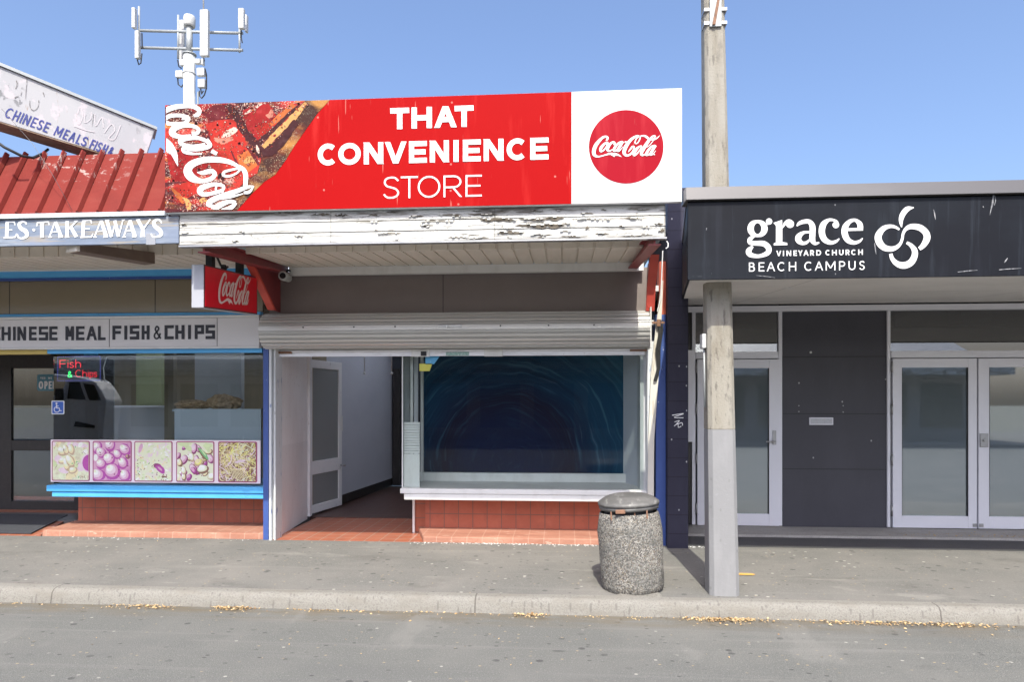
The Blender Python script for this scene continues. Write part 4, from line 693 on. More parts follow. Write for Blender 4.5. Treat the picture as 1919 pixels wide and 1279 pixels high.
ink.m.build('lettering', 'ink', bb_)
dk = Ink(onplane(BY - .0045)); dk.disc(1173.5, 275, 70, 69, 56); dk.m.build('disc', 'discred', bb_)
ink = Ink(onplane(BY - .0075, 1100, 240, 12.79)); script(ink); ink.disc(1612, 632, 16); ink.m.build('script_lettering', 'ink', bb_)
big = Ink(onplane(BY - .0105, 300, 180, 5.56)); CL = (66, 40, 1780, 1183)
for pts, cl in [([(350, 205, 26), (395, 190, 45), (405, 145, 45), (340, 105, 48), (250, 103, 46), (150, 115, 52), (50, 150, 60)], 0), ([(240, 205, 34), (300, 232, 30), (262, 278, 34), (160, 290, 40), (85, 285, 40), (40, 250, 50), (110, 205, 40)], 1), ([(225, 240, 16), (270, 238, 26), (290, 262, 20)], 0),
    ([(330, 390, 36), (385, 385, 40), (400, 345, 34), (340, 312, 40), (240, 308, 46), (150, 335, 66), (128, 388, 66), (200, 422, 42), (320, 412, 26)], 0), ([(500, 475, 34), (400, 438, 38), (290, 440, 46), (215, 462, 54), (240, 505, 40), (350, 520, 28), (470, 500, 26)], 0),
    ([(480, 455, 50), (520, 520, 40), (400, 545, 56), (270, 540, 66), (255, 575, 46), (330, 600, 28), (435, 602, 12)], 0), ([(535, 572, 40), (592, 602, 36)], 0),
    ([(62, 440, 10), (95, 510, 70), (150, 610, 60), (185, 730, 4)], 0), ([(70, 500, 90), (100, 560, 70), (140, 600, 30)], 0),
    ([(385, 795, 6), (450, 800, 44), (530, 780, 44), (570, 812, 44), (530, 862, 46), (430, 885, 46), (330, 850, 84), (288, 780, 88), (330, 712, 76), (450, 668, 64), (600, 663, 58), (730, 690, 46), (830, 742, 30)], 0),
    ([(845, 748, 22), (760, 765, 24), (672, 790, 28), (660, 825, 28), (720, 835, 24), (800, 802, 20), (845, 750, 20)], 0), ([(815, 725, 26), (868, 765, 44), (892, 830, 50), (888, 940, 42)], 0),
    ([(640, 930, 34), (560, 920, 38), (450, 950, 58), (412, 990, 58), (455, 1026, 44), (560, 1010, 38), (640, 985, 34), (665, 952, 28)], 1), ([(590, 925, 20), (585, 985, 22), (660, 1000, 20)], 0),
    ([(972, 940, 14), (900, 952, 36), (800, 990, 46), (650, 1040, 52), (535, 1090, 56), (502, 1132, 44), (560, 1150, 30)], 0), ([(872, 1008, 26), (930, 998, 32), (978, 938, 8)], 0), ([(620, 1068, 26), (740, 1050, 26), (865, 1018, 10)], 0),
    ([(790, 1108, 30), (720, 1100, 40), (610, 1145, 58), (550, 1195, 60)], 0), ([(790, 1112, 34), (735, 1165, 46), (640, 1195, 40)], 0)]:
    big.rib(pts, closed=bool(cl), clip=CL)
big.m.build('script_lettering', 'ink', bb_)
# ------------------------------------------------------------------ hanging lightbox
hx1, hx0 = -3.15, -3.262; hy0, hy1 = 5.80, 6.85; hz0, hz1 = 2.533, 2.914; dz = .075
hs = thing('hanging_sign', 'red drinks lightbox hanging crosswise under the verandah on two dark hangers', 'sign', (hx1 - .05, 6.3, hz0))
MB().hexa([(hx0, hy0, hz0), (hx1, hy0, hz0), (hx1, hy1, hz0 + dz), (hx0, hy1, hz0 + dz)], [(hx0, hy0, hz1), (hx1, hy0, hz1), (hx1, hy1, hz1 + dz), (hx0, hy1, hz1 + dz)]).build('case', 'boxend', hs, bevel=.004)
def hf(s, t, l): return Vector((hx1 + l, hy0 + (hy1 - hy0) * s, hz0 + dz * s + (hz1 - hz0) * t))
MB().prism([hf(.0, 0, .0005), hf(1, 0, .0005), hf(1, 1, .0005), hf(.0, 1, .0005)], (.004, 0, 0)).build('rim', 'boxrim', hs)
MB().prism([hf(.015, .03, .005), hf(.985, .03, .005), hf(.985, .97, .005), hf(.015, .97, .005)], (.002, 0, 0)).build('face', 'boxred', hs)
ink = Ink(lambda x, y, l: hf(.23 + (x - 125) / 1630 * .62, .16 + (690 - y) / 490 * .74, l + .006)); script(ink); ink.m.build('script_lettering', 'inkpink', hs)
for s in (.20, .74):
    a = hf(s, 1, -.05); MB().box(a.x - .03, a.x + .03, a.y - .03, a.y + .03, a.z - .002, fz0 + .02 + .075 * s + .06).build('hanger', 'black', hs)
a = hf(.4, 1, -.04); MB().tube([a + Vector((0, -.2, .16)), a + Vector((.01, -.13, .1)), a + Vector((.02, -.08, .03)), a + Vector((.02, .02, .025)), a + Vector((0, .09, .05))], .011).lathe([(.02, 0), (.03, .02), (.02, .05)], a + Vector((.01, 0, 0)), 12).build('cable', 'black', hs)
# ------------------------------------------------------------------ security camera
q = P(534, 519, 7.15); sm = thing('security_camera', 'small white security camera at the left end of the shop verandah', 'camera', q)
MB().tube([q + Vector((-.02, .14, .01)), q + Vector((0, -.06, 0))], [.045, .05], 18).build('body', 'panelwhite', sm, bevel=.006)
MB().tube([q + Vector((.002, -.061, 0)), q + Vector((.003, -.068, 0))], .032, 18).build('lens', 'carglass', sm)
MB().tube([q + Vector((-.01, .06, .04)), q + Vector((-.01, .1, .09)), q + Vector((-.01, .24, .1))], .014).build('arm', 'black', sm)
# ================================================================== takeaway shop
ts = thing('takeaway_shop', 'fish and chip takeaway with red mansard roof, blue window sill and red tiles', 'shop', (-5, SY, .16))
LX = -14; tx1 = X(492, 7.42); tw0 = X(95, 7.56)
ffx1 = X(336, FY) - .004
fbd = MB().box(LX, ffx1, FY - .004, FY + .03, Z(170, 459, FY), Z(170, 409, FY)).build('fascia_board', 'oldblue', ts, bevel=.003)
MB().prism([(LX, FY - .03, Z(170, 408, FY)), (X(312, FY), FY - .03, Z(170, 408, FY)), (X(312, FY), FY - .03, Z(170, 400, FY)), (LX, FY - .03, Z(170, 400, FY))], (0, .06, 0)).build('gutter', 'corr', fbd)
ink = Ink(onplane(FY - .005, 0, 390, 5.483))
for st in [[(75, 140, 34), (68, 308, 34)], [(60, 143, 10), (150, 143, 10)], [(146, 140, 12), (155, 178, 8)], [(80, 225, 10), (126, 225, 10)], [(38, 306, 16), (160, 300, 14)], [(156, 300, 14), (172, 262, 8)],
    [(432, 150, 38), (432, 304, 38)], [(380, 150, 12), (500, 142, 12)], [(384, 145, 8), (378, 185, 14)], [(496, 140, 14), (505, 175, 8)],
    [(565, 142, 12), (508, 298, 14)], [(570, 142, 30), (628, 298, 38)], [(535, 248, 10), (605, 246, 10)], [(500, 300, 12), (532, 299, 12)], [(600, 299, 14), (645, 297, 14)],
    [(690, 135, 34), (690, 298, 34)], [(788, 135, 14), (705, 215, 14)], [(725, 190, 30), (785, 296, 38)], [(668, 300, 12), (712, 299, 12)], [(760, 134, 10), (800, 134, 10)],
    [(860, 130, 34), (850, 298, 34)], [(845, 130, 11), (938, 127, 11)], [(935, 126, 12), (942, 160, 8)], [(865, 213, 10), (920, 213, 10)], [(826, 301, 14), (945, 297, 14)], [(940, 297, 14), (955, 262, 8)],
    [(1035, 130, 12), (972, 296, 14)], [(1040, 130, 30), (1092, 296, 38)], [(1000, 240, 10), (1075, 236, 10)], [(958, 299, 12), (995, 298, 12)], [(1062, 298, 14), (1108, 295, 14)],
    [(1098, 125, 32), (1146, 296, 32)], [(1146, 296, 12), (1186, 150, 12)], [(1180, 128, 32), (1218, 294, 32)], [(1218, 294, 12), (1265, 122, 12)], [(1078, 126, 12), (1125, 124, 12)], [(1250, 122, 10), (1285, 121, 10)],
    [(1330, 125, 12), (1272, 294, 14)], [(1335, 125, 30), (1386, 292, 38)], [(1298, 236, 10), (1372, 233, 10)], [(1256, 298, 12), (1294, 296, 12)], [(1358, 295, 14), (1402, 292, 14)],
    [(1416, 120, 32), (1466, 212, 34)], [(1545, 115, 12), (1474, 214, 14)], [(1468, 205, 36), (1464, 290, 36)], [(1398, 121, 12), (1440, 119, 12)], [(1438, 294, 14), (1492, 290, 14)]]:
    ink.rib(st, smooth=False)
ink.rib([(272, 170, 10), (262, 148, 16), (230, 140, 22), (198, 163, 32), (215, 208, 38), (265, 240, 42), (275, 285, 34), (230, 312, 18), (190, 302, 14), (180, 268, 10)])
ink.rib([(1660, 155, 10), (1645, 128, 18), (1615, 120, 24), (1580, 145, 32), (1595, 190, 40), (1645, 230, 42), (1655, 275, 32), (1610, 297, 18), (1565, 290, 12), (1553, 262, 10)])
ink.disc(348, 225, 14)
ink.m.build('lettering', 'oldwhite', fbd)
MB().box(X(275, FY), X(292, FY), FY - .008, FY - .0045, Z(283, 459, FY), Z(283, 438, FY)).build('joint_plate', 'steel', fbd)
# mansard roof with standing ribs
ry0, ry1 = FY, 5.87; rzb, rzt = Z(170, 400, FY), Z(200, 289, 5.87)
rx1 = b0 - .012
m = MB().hexa([(LX, ry0, rzb), (rx1, ry0, rzb), (rx1, ry0 + .03, rzb), (LX, ry0 + .03, rzb)], [(LX, ry1, rzt), (rx1, ry1, rzt), (rx1, ry1 + .03, rzt), (LX, ry1 + .03, rzt)])
x = rx1 - .06; nrm = Vector((0, -(rzt - rzb), (ry1 - ry0))).normalized()
while x > LX:
    a, b = Vector((x, ry0, rzb + .004)), Vector((x, ry1, rzt + .02))
    m.hexa([a + Vector((-.02, 0, 0)), a + Vector((.02, 0, 0)), b + Vector((.02, 0, 0)), b + Vector((-.02, 0, 0))], [a + nrm * .032 + Vector((-.007, 0, 0)), a + nrm * .032 + Vector((.007, 0, 0)), b + nrm * .032 + Vector((.007, 0, 0)), b + nrm * .032 + Vector((-.007, 0, 0))])
    x -= .183
m.build('mansard_roof', 'redroof', ts)
MB().hexa([(LX, ry1 + .03, rzt - .05), (rx1, ry1 + .03, rzt - .05), (rx1, 7.6, 3.5), (LX, 7.6, 3.5)], [(LX, ry1 + .03, rzt - .02), (rx1, ry1 + .03, rzt - .02), (rx1, 7.6, 3.54), (LX, 7.6, 3.54)]).build('roof', 'redroof', ts)
MB().box(LX, -3.46, 7.6, 8.6, 3.48, 3.54).box(LX, -3.46, 11.0, 13, 3.48, 3.54).build('roof', 'corr', ts)
MB().box(LX, -3.46, 8.6, 11.0, 3.49, 3.52).build('added_skylight', 'sheeting', ts)  # unseen, added to let daylight into the takeaway
soffit(LX, X(545, 7.4) - .1, ts)
def strip(v0, v1, y0, y1, mt, name, xa=LX, xb=None, ref=250): return MB().box(xa, tx1 if xb is None else xb, y0, y1, Z(ref, v1, y0), Z(ref, v0, y0)).build(name, mt, ts, bevel=.003)
strip(497, 505.5, 7.26, 7.3, 'white', 'soffit_beam'); strip(506, 517, 7.28, 7.4, 'blue', 'blue_trim'); strip(517.5, 523, 7.34, 7.4, 'royal', 'blue_trim')
strip(523.5, 586.5, 7.42, 7.46, 'brownpanel', 'transom_panel'); strip(587, 592.5, 7.38, 7.44, 'blue', 'blue_trim')
strip(654, 662.5, 7.40, 7.46, 'blue', 'blue_trim', xa=X(88, 7.4) + .002); strip(655, 663.5, 7.40, 7.46, 'yellow', 'yellow_trim', xb=X(88, 7.4))
# strip sign
ss = thing('shop_sign', 'long grey strip sign advertising a Chinese meal, fish and chips', 'sign', (-5, 7.33, 2.3))
SGY = 7.335
MB().box(LX, tx1, SGY, 7.42, Z(250, 651, SGY), Z(250, 597.5, SGY)).build('sign_case', 'stripsign', ss)
MB().box(LX, tx1, SGY - .012, SGY + .06, Z(250, 597, SGY), Z(250, 593, SGY)).box(LX, tx1, SGY - .012, SGY + .06, Z(250, 654, SGY), Z(250, 651.5, SGY)).build('trim', 'white', ss)
for uu in (205, 407): MB().box(X(uu, SGY) - .003, X(uu, SGY) + .003, SGY - .002, SGY - .0002, Z(250, 650.5, SGY), Z(250, 598, SGY)).build('seam', 'darkframe', ss)
ink = Ink(onplane(SGY - .001, 0, 590, 3.838))
ink.word([('C', -60, 2), ('H', 10, 76), ('I', 93, 112), ('N', 124, 188), ('E', 208, 264), ('S', 279, 346), ('E', 354, 414), ('M', 470, 532), ('E', 546, 608), ('A', 620, 698), ('L', 704, 760)], lin(0, 88, 760, 82), lin(0, 187, 760, 184), 20, block=True)
ink.m.build('lettering', 'inkdark', ss); ink = Ink(onplane(SGY - .001, 0, 590, 3.838))
ink.word([('F', 808, 874), ('I', 891, 918), ('S', 933, 1002), ('H', 1018, 1076), ('C', 1183, 1250), ('H', 1260, 1327), ('I', 1350, 1376), ('P', 1400, 1468), ('S', 1478, 1547)], lin(808, 80, 1547, 73), lin(808, 181, 1547, 176), 22, block=True)
ink.word([('&', 1102, 1162)], 80, 179, 12)
ink.m.build('lettering', 'inkdark', ss)
# tiled base, sill, step, window, door
bxl = X(150, 8.05)
MB().box(bxl, tx1 + .03, 8.02, 8.1, .18, .66).build('tiled_base', 'tile_wall', ts)
MB().hexa([(X(78, 7.42), 7.42, .12), (tx1 + .01, 7.42, .12), (tx1 + .01, 8.1, .12), (X(150, 8.1), 8.1, .12)], [(X(78, 7.42), 7.43, .226), (tx1 + .01, 7.43, .226), (tx1 + .01, 8.1, .238), (X(150, 8.1), 8.1, .238)]).build('front_step', 'step', ts, bevel=.012)
MB().hexa([(LX, 7.43, .12), (X(76, 7.43), 7.43, .12), (X(148, 8.9), 8.95, .12), (LX, 8.95, .12)], [(LX, 7.43, .165), (X(76, 7.43), 7.43, .165), (X(148, 8.9), 8.95, .205), (LX, 8.95, .205)]).build('entry_floor', 'tile_floor', ts)
s0 = X(88, 7.5)
MB().box(s0, tx1 + .012, 7.49, 8.4, .665, .735).box(X(96, 7.5), tx1 + .004, 7.51, 7.6, .60, .6625).build('window_sill', 'blue', ts, bevel=.006)
tw = thing('window', None, None); tw.parent = ts; tw.location = Vector((tw0, 7.56, .735)) - ts.location
MB().box(tw0 + .006, tx1 - .01, 7.598, 7.602, .74, Z(250, 662, 7.6)).build('pane', 'clear', tw)
MB().box(tw0, tw0 + .004, 7.605, 8.7, .74, Z(250, 662, 7.6)).build('pane', 'clear', tw)
MB().box(X(146, 8.85), X(152, 8.85), 8.85, 8.9, .2, 2.6).box(tx1 - .012, tx1 - .002, 7.58, 7.62, .74, 2.3).build('frame', 'darkframe', tw)
td = thing('door', None, None); td.parent = ts; td.location = Vector((X(20, 8.95), 8.95, .2)) - ts.location
DY = 8.95
def dbox(u0, u1, v0, v1, y0, y1, mt, nm, par): return MB().box(X(u0, y0), X(u1, y0), y0, y1, Z(75, v1, y0), Z(75, v0, y0)).build(nm, mt, par, bevel=.003)
m = MB()
for (u0, u1, v0, v1) in ((-2, 21, 664, 960), (139, 150, 664, 960), (21, 139, 664, 690), (21, 139, 826, 845), (21, 139, 940, 960)):
    m.box(X(u0, DY), X(u1, DY) - .001, DY, DY + .05, Z(75, v1, DY), Z(75, v0, DY) - .001)
m.build('leaf_frame', 'darkframe', td, bevel=.003)
dbox(21, 139, 690, 826, DY + .02, DY + .026, 'dirty', 'pane', td); dbox(21, 139, 845, 940, DY + .02, DY + .026, 'dirty', 'pane', td)
MB().tube([P(144, 786, DY - .05), P(144, 818, DY - .05)], .012).tube([P(144, 788, DY - .05), P(144, 788, DY)], .008).tube([P(144, 816, DY - .05), P(144, 816, DY)], .008).build('handle', 'alu', td)
MB().box(LX, X(-3, DY), DY, DY + .06, .2, 2.75).build('side_wall', 'darkframe', ts)
MB().box(LX, X(150, DY), DY - .001, DY + .05, Z(75, 663, DY), 2.75).build('door_head', 'ply', ts)
MB().box(LX, tx1, 7.47, 8.9, 2.75, 2.8).box(LX, tx1, 10.8, 12, 2.75, 2.8).build('interior_ceiling', 'ply', ts)
MB().box(LX, tx1, 8.2, 12, .12, .2).build('interior_floor', 'darkfloor', ts)
MB().box(LX, tx1, 11.4, 11.5, .2, 2.75).build('interior_back_wall', 'ply', ts)
MB().box(tx1 - .05, tx1 - .002, 7.7, 11.4, .2, 2.75).build('interior_wall', 'ply', ts)
MB().box(X(255, 9.9), X(303, 9.9), 9.9, 10.0, .2, 2.7).build('interior_panel', 'olive', ts)
MB().box(X(365, 9.6), X(452, 9.6), 9.6, 9.7, .2, 2.7).build('interior_panel', 'greyboard', ts)
MB().box(X(308, 9.0), X(325, 9.0), 9.0, 9.08, .2, 2.7).build('interior_panel', 'ply', ts)
bp = MB().box(X(157, 8.72), X(177, 8.72), 8.72, 8.8, .205, 2.72).box(X(163, 8.72), X(165, 8.72), 8.712, 8.7195, .205, 2.72).build('interior_post', 'blue', ts, bevel=.004)
# counter and boards inside
ct = thing('shop_counter', 'grey serving counter inside the takeaway window', 'counter', (X(250, 9.3), 9.3, .2))
MB().box(X(178, 9.2), X(325, 9.2), 9.2, 9.28, .2, Z(250, 765, 9.2)).build('counter_front', 'greyboard', ct); MB().box(X(178, 9.2), X(330, 9.2), 9.15, 9.8, Z(250, 765, 9.2) + .002, Z(250, 765, 9.2) + .03).build('counter_top', 'alu', ct)
MB().box(X(20, 10.2), X(139, 10.2), 10.2, 10.24, .2, Z(75, 765, 10.2)).build('display_board', 'frost', label='pale grey board behind the takeaway door glass', cat='board')
MB().box(X(327, 7.9), X(489, 7.9), 7.9, 7.93, .74, Z(400, 767, 7.9)).build('display_board', 'frost', label='pale blue grey board behind the takeaway window, right end', cat='board')
def crumple(u0, u1, v0, v1, y, seed):
    m = MB(); a, b = P(u0, v1, y), P(u1, v0, y); c_ = (a + b) / 2; nx, ny = 22, 12; vs = []
    for j in range(ny + 1):
        ph = math.pi * j / ny
        for i in range(nx):
            th = 2 * math.pi * i / nx; d = Vector((math.sin(ph) * math.cos(th), math.sin(ph) * math.sin(th), math.cos(ph)))
            q_ = 1 + .35 * mnoise.noise(d * 3 + Vector((seed, 0, 0))) + .12 * mnoise.noise(d * 9 + Vector((seed, 0, 0)))
            vs.append(Vector((c_.x + d.x * q_ * (b.x - a.x) / 2, y + d.y * q_ * .12, max(a.z, a.z + (b.z - a.z) * .45 + d.z * q_ * (b.z - a.z) * .6))))
    m.add(vs, [(j * nx + i, j * nx + (i + 1) % nx, (j + 1) * nx + (i + 1) % nx, (j + 1) * nx + i) for j in range(ny) for i in range(nx)]); return m
crumple(330, 392, 751, 767.2, 8.05, 2).build('paper_bundle', 'cardboard', label='flat brown paper bundle behind the takeaway window', cat='bundle')
crumple(388, 452, 742, 767.2, 8.1, 6).build('paper_bundle', 'cardboard', label='taller crumpled brown paper bundle behind the takeaway window', cat='bundle')
MB().box(X(328, 8.0), X(489, 8.0), 7.94, 8.25, Z(400, 767, 8.0) - .03, Z(400, 767.4, 8.0)).build('window_shelf', 'frost', ts)
MB().tube([P(204, 718, 7.66), P(196, 712, 7.66), P(194, 690, 7.66), P(200, 669, 7.66), P(240, 668, 7.66), P(275, 671, 7.66), P(330, 667, 7.66), P(400, 669, 7.66), P(488, 666, 7.66)], .006).build('window_cord', 'white', tw)
# banner with five pictures, each printed dish painted from many small flat shapes
FOODC = {'cream': (.74, .78, .56), 'lime': (.62, .72, .40), 'green': (.20, .52, .22), 'pink': (.66, .38, .52), 'rose': (.76, .62, .68), 'magenta': (.44, .08, .36), 'plum': (.26, .05, .16), 'brown': (.24, .13, .08), 'gold': (.66, .54, .26), 'straw': (.78, .70, .42), 'yellow': (.74, .72, .22), 'white': (.82, .83, .78), 'tan': (.52, .38, .26)}
for k_, c_ in FOODC.items(): M['fd_' + k_] = mat('printed ' + k_, c_, .5, layers=[nz((22, 1, 22), tuple(min(1, q * 1.14) for q in c_), .45, .65, .7), nz((45, 1, 45), tuple(q * .8 for q in c_), .55, .7, .5)])
for i_, c_ in enumerate((('cream', 'tan'), ('pink', 'magenta'), ('cream', 'rose'), ('cream', 'rose'), ('brown', 'gold'))):
    M['foodbase%d' % (i_ + 1)] = mat('print ground %d' % (i_ + 1), FOODC[c_[0]], .5, layers=[nz((16, 1, 16), FOODC[c_[1]], .5, .68, .6, d=4)])
def paint_food(i, x0, x1, z0, z1, y, par):
    rnd = random.Random(40 + i); W = x1 - x0; H = z1 - z0; ms = {}; cnt = [0]
    def put(col, pts):
        cnt[0] += 1; yy = y - .000004 * cnt[0]
        ms.setdefault(col, MB()).face([(min(max(x0 + a * W, x0), x1), yy, min(max(z0 + b * H, z0), z1)) for a, b in pts])
    def blob(col, a, b, ra, rb, rot=0., n=14, wob=.12):
        ph = rnd.random() * 6; c_, s_ = math.cos(rot), math.sin(rot); pts = []
        for k in range(n):
            t = 2 * math.pi * k / n; q = 1 + wob * math.sin(2 * t + ph) + wob * .6 * math.sin(3 * t + ph * 2); px, pz = ra * q * math.cos(t), rb * q * math.sin(t)
            pts.append((a + c_ * px - s_ * pz, b + s_ * px + c_ * pz))
        put(col, pts)
    def noodle(col, a, b, ang, ln, wd, curl):
        p = []
        for k in range(7): p.append((a, b)); a += math.cos(ang) * ln / 6; b += math.sin(ang) * ln / 6; ang += curl / 6
        for (p0, p1) in zip(p[:-1], p[1:]):
            dx, dy = p1[0] - p0[0], p1[1] - p0[1]; q = math.hypot(dx, dy) or 1; nx, ny = -dy / q * wd, dx / q * wd
            put(col, [(p0[0] + nx, p0[1] + ny), (p1[0] + nx, p1[1] + ny), (p1[0] - nx, p1[1] - ny), (p0[0] - nx, p0[1] - ny)])
    def ball(a, b, r, cols, rot=0., asp=.85):
        for k, col in enumerate(cols): q = 1 - k * .2; blob(col, a - .12 * r * k, b + .14 * r * k, r * q, r * q * asp, rot, 16, .06)
    if i == 0:
        for k in range(26): blob(rnd.choice(['cream', 'straw', 'rose', 'lime', 'white']), rnd.random(), rnd.random(), rnd.uniform(.06, .16), rnd.uniform(.04, .1), rnd.random() * 3)
        for k in range(7): a, b = .18 + .5 * rnd.random(), .2 + .6 * rnd.random(); ball(a, b, rnd.uniform(.13, .2), ['tan', 'straw', 'cream', 'white'], rnd.random() * 3, .6)
        for k in range(26): noodle(rnd.choice(['tan', 'gold', 'brown', 'lime']), rnd.random(), rnd.random(), rnd.random() * 6, .1, .006, 1.2)
        for k in range(10): blob(rnd.choice(['green', 'lime', 'brown']), rnd.random(), rnd.random(), .03, .014, rnd.random() * 3)
        blob('rose', 1.0, .45, .22, .25, 0, 18, 0); blob('magenta', 1.02, .45, .19, .22, 0, 18, 0)
    if i == 1:
        for (a, b, r) in ((.1, .85, .16), (.45, .92, .17), (.85, .8, .17), (.65, .68, .13), (.2, .72, .16), (.42, .55, .18), (.8, .45, .16), (.2, .42, .15), (.12, .12, .2), (.85, .12, .17), (.52, .22, .23)): ball(a, b, r, ['magenta', 'pink', 'rose', 'white', 'cream'], rnd.random() * 3, .88)
        ball(.06, .58, .08, ['pink', 'white'], 0, 1.3); ball(.93, .62, .07, ['brown', 'plum', 'tan'])
        for k in range(14): blob('plum', rnd.random(), rnd.random(), .03, .012, rnd.random() * 3)
    if i == 2:
        for k in range(150): blob(rnd.choice(['cream', 'white', 'straw', 'rose', 'lime', 'cream']), rnd.random(), rnd.random(), rnd.uniform(.03, .07), rnd.uniform(.015, .03), rnd.random() * 3, 8)
        for k in range(60): blob(rnd.choice(['brown', 'plum', 'brown', 'green', 'tan']), rnd.random() * .9, abs(rnd.gauss(.25, .22)), rnd.uniform(.01, .028), .011, rnd.random() * 3, 7)
        blob('pink', .15, .85, .05, .13, -.4); blob('plum', .62, .38, .11, .07, -.5); blob('magenta', .70, .30, .17, .075, -.7); blob('pink', .69, .31, .09, .025, -.7); blob('brown', .8, .1, .07, .025)
    if i == 3:
        for k in range(30): ball(rnd.random(), rnd.random() * .9, rnd.uniform(.08, .15), rnd.choice([['plum', 'pink', 'rose'], ['brown', 'straw', 'cream', 'white'], ['tan', 'cream', 'white'], ['plum', 'magenta', 'pink']]), rnd.random() * 3, .65)
        for k in range(5): blob('lime', rnd.random(), .85 + .15 * rnd.random(), .14, .06, rnd.random() * 3)
        blob('brown', .72, .7, .07, .19, .7); blob('green', .74, .71, .05, .19, .7); blob('lime', .73, .74, .015, .13, .7); ball(.6, .48, .13, ['tan', 'yellow', 'straw'], .5, .7); ball(.72, .3, .17, ['brown', 'cream', 'white'], .3, .65)
        for k in range(12): blob('brown', rnd.random(), rnd.random() * .7, .02, .012, rnd.random() * 3, 6)
    if i == 4:
        for k in range(260): noodle(rnd.choice(['gold', 'straw', 'straw', 'gold', 'cream', 'tan', 'yellow', 'rose']), rnd.random(), rnd.random(), rnd.random() * 6.3, rnd.uniform(.15, .5), rnd.uniform(.007, .014), rnd.uniform(-2.5, 2.5))
        for k in range(34): blob(rnd.choice(['brown', 'plum', 'brown']), rnd.random(), rnd.random(), rnd.uniform(.014, .04), .014, rnd.random() * 3, 7)
        for k in range(9): noodle('brown', .32 + k * .035, .3, -1.4 + .05 * k, .25, .006, .2); noodle('straw', .335 + k * .035, .32, -1.4 + .05 * k, .27, .009, .2)
        blob('rose', .58, .52, .14, .04, .2)
    build_multi('photo_print', [('fd_' + col, mb) for col, mb in ms.items()], par)
# banner
FBY = 7.575
mb_ = thing('menu_banner', 'pink banner of five food pictures along the foot of the takeaway window', 'banner', (X(290, FBY), FBY, .74))
MB().box(X(95, FBY), X(488, FBY), FBY, FBY + .012, Z(290, 905.5, FBY), Z(290, 825.5, FBY)).build('backing', 'banner', mb_)
def rrect(x0, x1, z0, z1, y, r=.02, n=5):
    pts = []
    for (cx, cz, a0) in ((x1 - r, z1 - r, 0), (x0 + r, z1 - r, 90), (x0 + r, z0 + r, 180), (x1 - r, z0 + r, 270)):
        for i in range(n + 1): a = R(a0 + 90 * i / n); pts.append((cx + r * math.cos(a), y, cz + r * math.sin(a)))
    return pts
for i, (u0, u1) in enumerate(((97.5, 168.5), (174, 247), (252, 323.5), (330.5, 402), (409, 482))):
    x0, x1 = X(u0, FBY), X(u1, FBY); z0, z1 = Z(290, 903.5, FBY), Z(290, 827.5, FBY)
    pc_ = MB().prism(rrect(x0, x1, z0, z1, FBY - .003), (0, .0025, 0)).build('picture', 'foodrim', mb_)
    MB().prism(rrect(x0 + .012, x1 - .012, z0 + .012, z1 - .012, FBY - .005, .012), (0, .0018, 0)).build('photo', 'foodbase%d' % (i + 1), pc_)
    paint_food(i, x0 + .014, x1 - .014, z0 + .014, z1 - .014, FBY - .0052, pc_)
# led sign, open sign, access sticker
LY = 7.66
ls = thing('led_sign', 'black illuminated fish and chips sign hanging inside the takeaway window', 'sign', P(148, 716, LY))
MB().box(X(105, LY), X(190, LY), LY, LY + .03, Z(148, 716, LY), Z(148, 666, LY)).build('panel', 'blacksign', ls, bevel=.003)
zf = 7.104
ink = Ink(onplane(LY - .001, 0, 660, zf)); ink.word([('F', 795, 880), ('i', 895, 915), ('s', 925, 985), ('h', 1005, 1075)], lin(795, 110, 1075, 100), lin(795, 215, 1075, 212), 7); ink.word([('C', 1005, 1085), ('h', 1100, 1155), ('i', 1165, 1185), ('p', 1195, 1240), ('s', 1248, 1292)], 240, 335, 5); ink.m.build('lettering', 'led_r', ls)
ink = Ink(onplane(LY - .001, 0, 660, zf)); ink.word([('&', 898, 962)], 258, 342, 9); ink.m.build('ampersand', 'led_g', ls)
ink = Ink(onplane(LY - .001, 0, 660, zf))
for i in range(24): ink.disc(775 + i * 24, 66 - i * .3, 4, n=6); ink.disc(775 + i * 24, 385 - i * .3, 4, n=6)
for i in range(12): ink.disc(768, 85 + i * 25, 4, n=6); ink.disc(1335, 75 + i * 25, 4, n=6)
ink.m.build('border_lights', 'led_b', ls)
OY = 8.90
os_ = thing('open_sign', 'teal open sign hanging on the takeaway door glass', 'sign', P(88, 733, OY))
MB().prism(rrect(X(69.5, OY), X(107, OY), Z(88, 733, OY), Z(88, 702, OY), OY, .03), (0, .006, 0)).build('card', 'teal', os_)
ink = Ink(onplane(OY - .001, 0, 660, zf)); ink.word([('O', 515, 575), ('P', 590, 635), ('E', 648, 690), ('N', 700, 752)], 390, 495, 20); ink.word([('Y', 535, 558), ('E', 564, 580), ('S', 586, 606), ('W', 640, 670), ('E', 675, 690), ('R', 715, 732), ('E', 738, 752)], 335, 362, 6); ink.m.build('lettering', 'ink', os_)
AY = 7.594
ak = thing('access_sticker', 'blue and white wheelchair symbol sticker on the takeaway window', 'sticker', P(108, 777, AY))
MB().prism(rrect(X(96.5, AY), X(120.5, AY), Z(108, 777, AY), Z(108, 751.5, AY), AY, .012), (0, .002, 0)).build('card', 'ink', ak)
MB().prism(rrect(X(98.2, AY), X(118.8, AY), Z(108, 775.3, AY), Z(108, 753.2, AY), AY - .0015, .008), (0, .0012, 0)).build('field', 'signblue', ak)
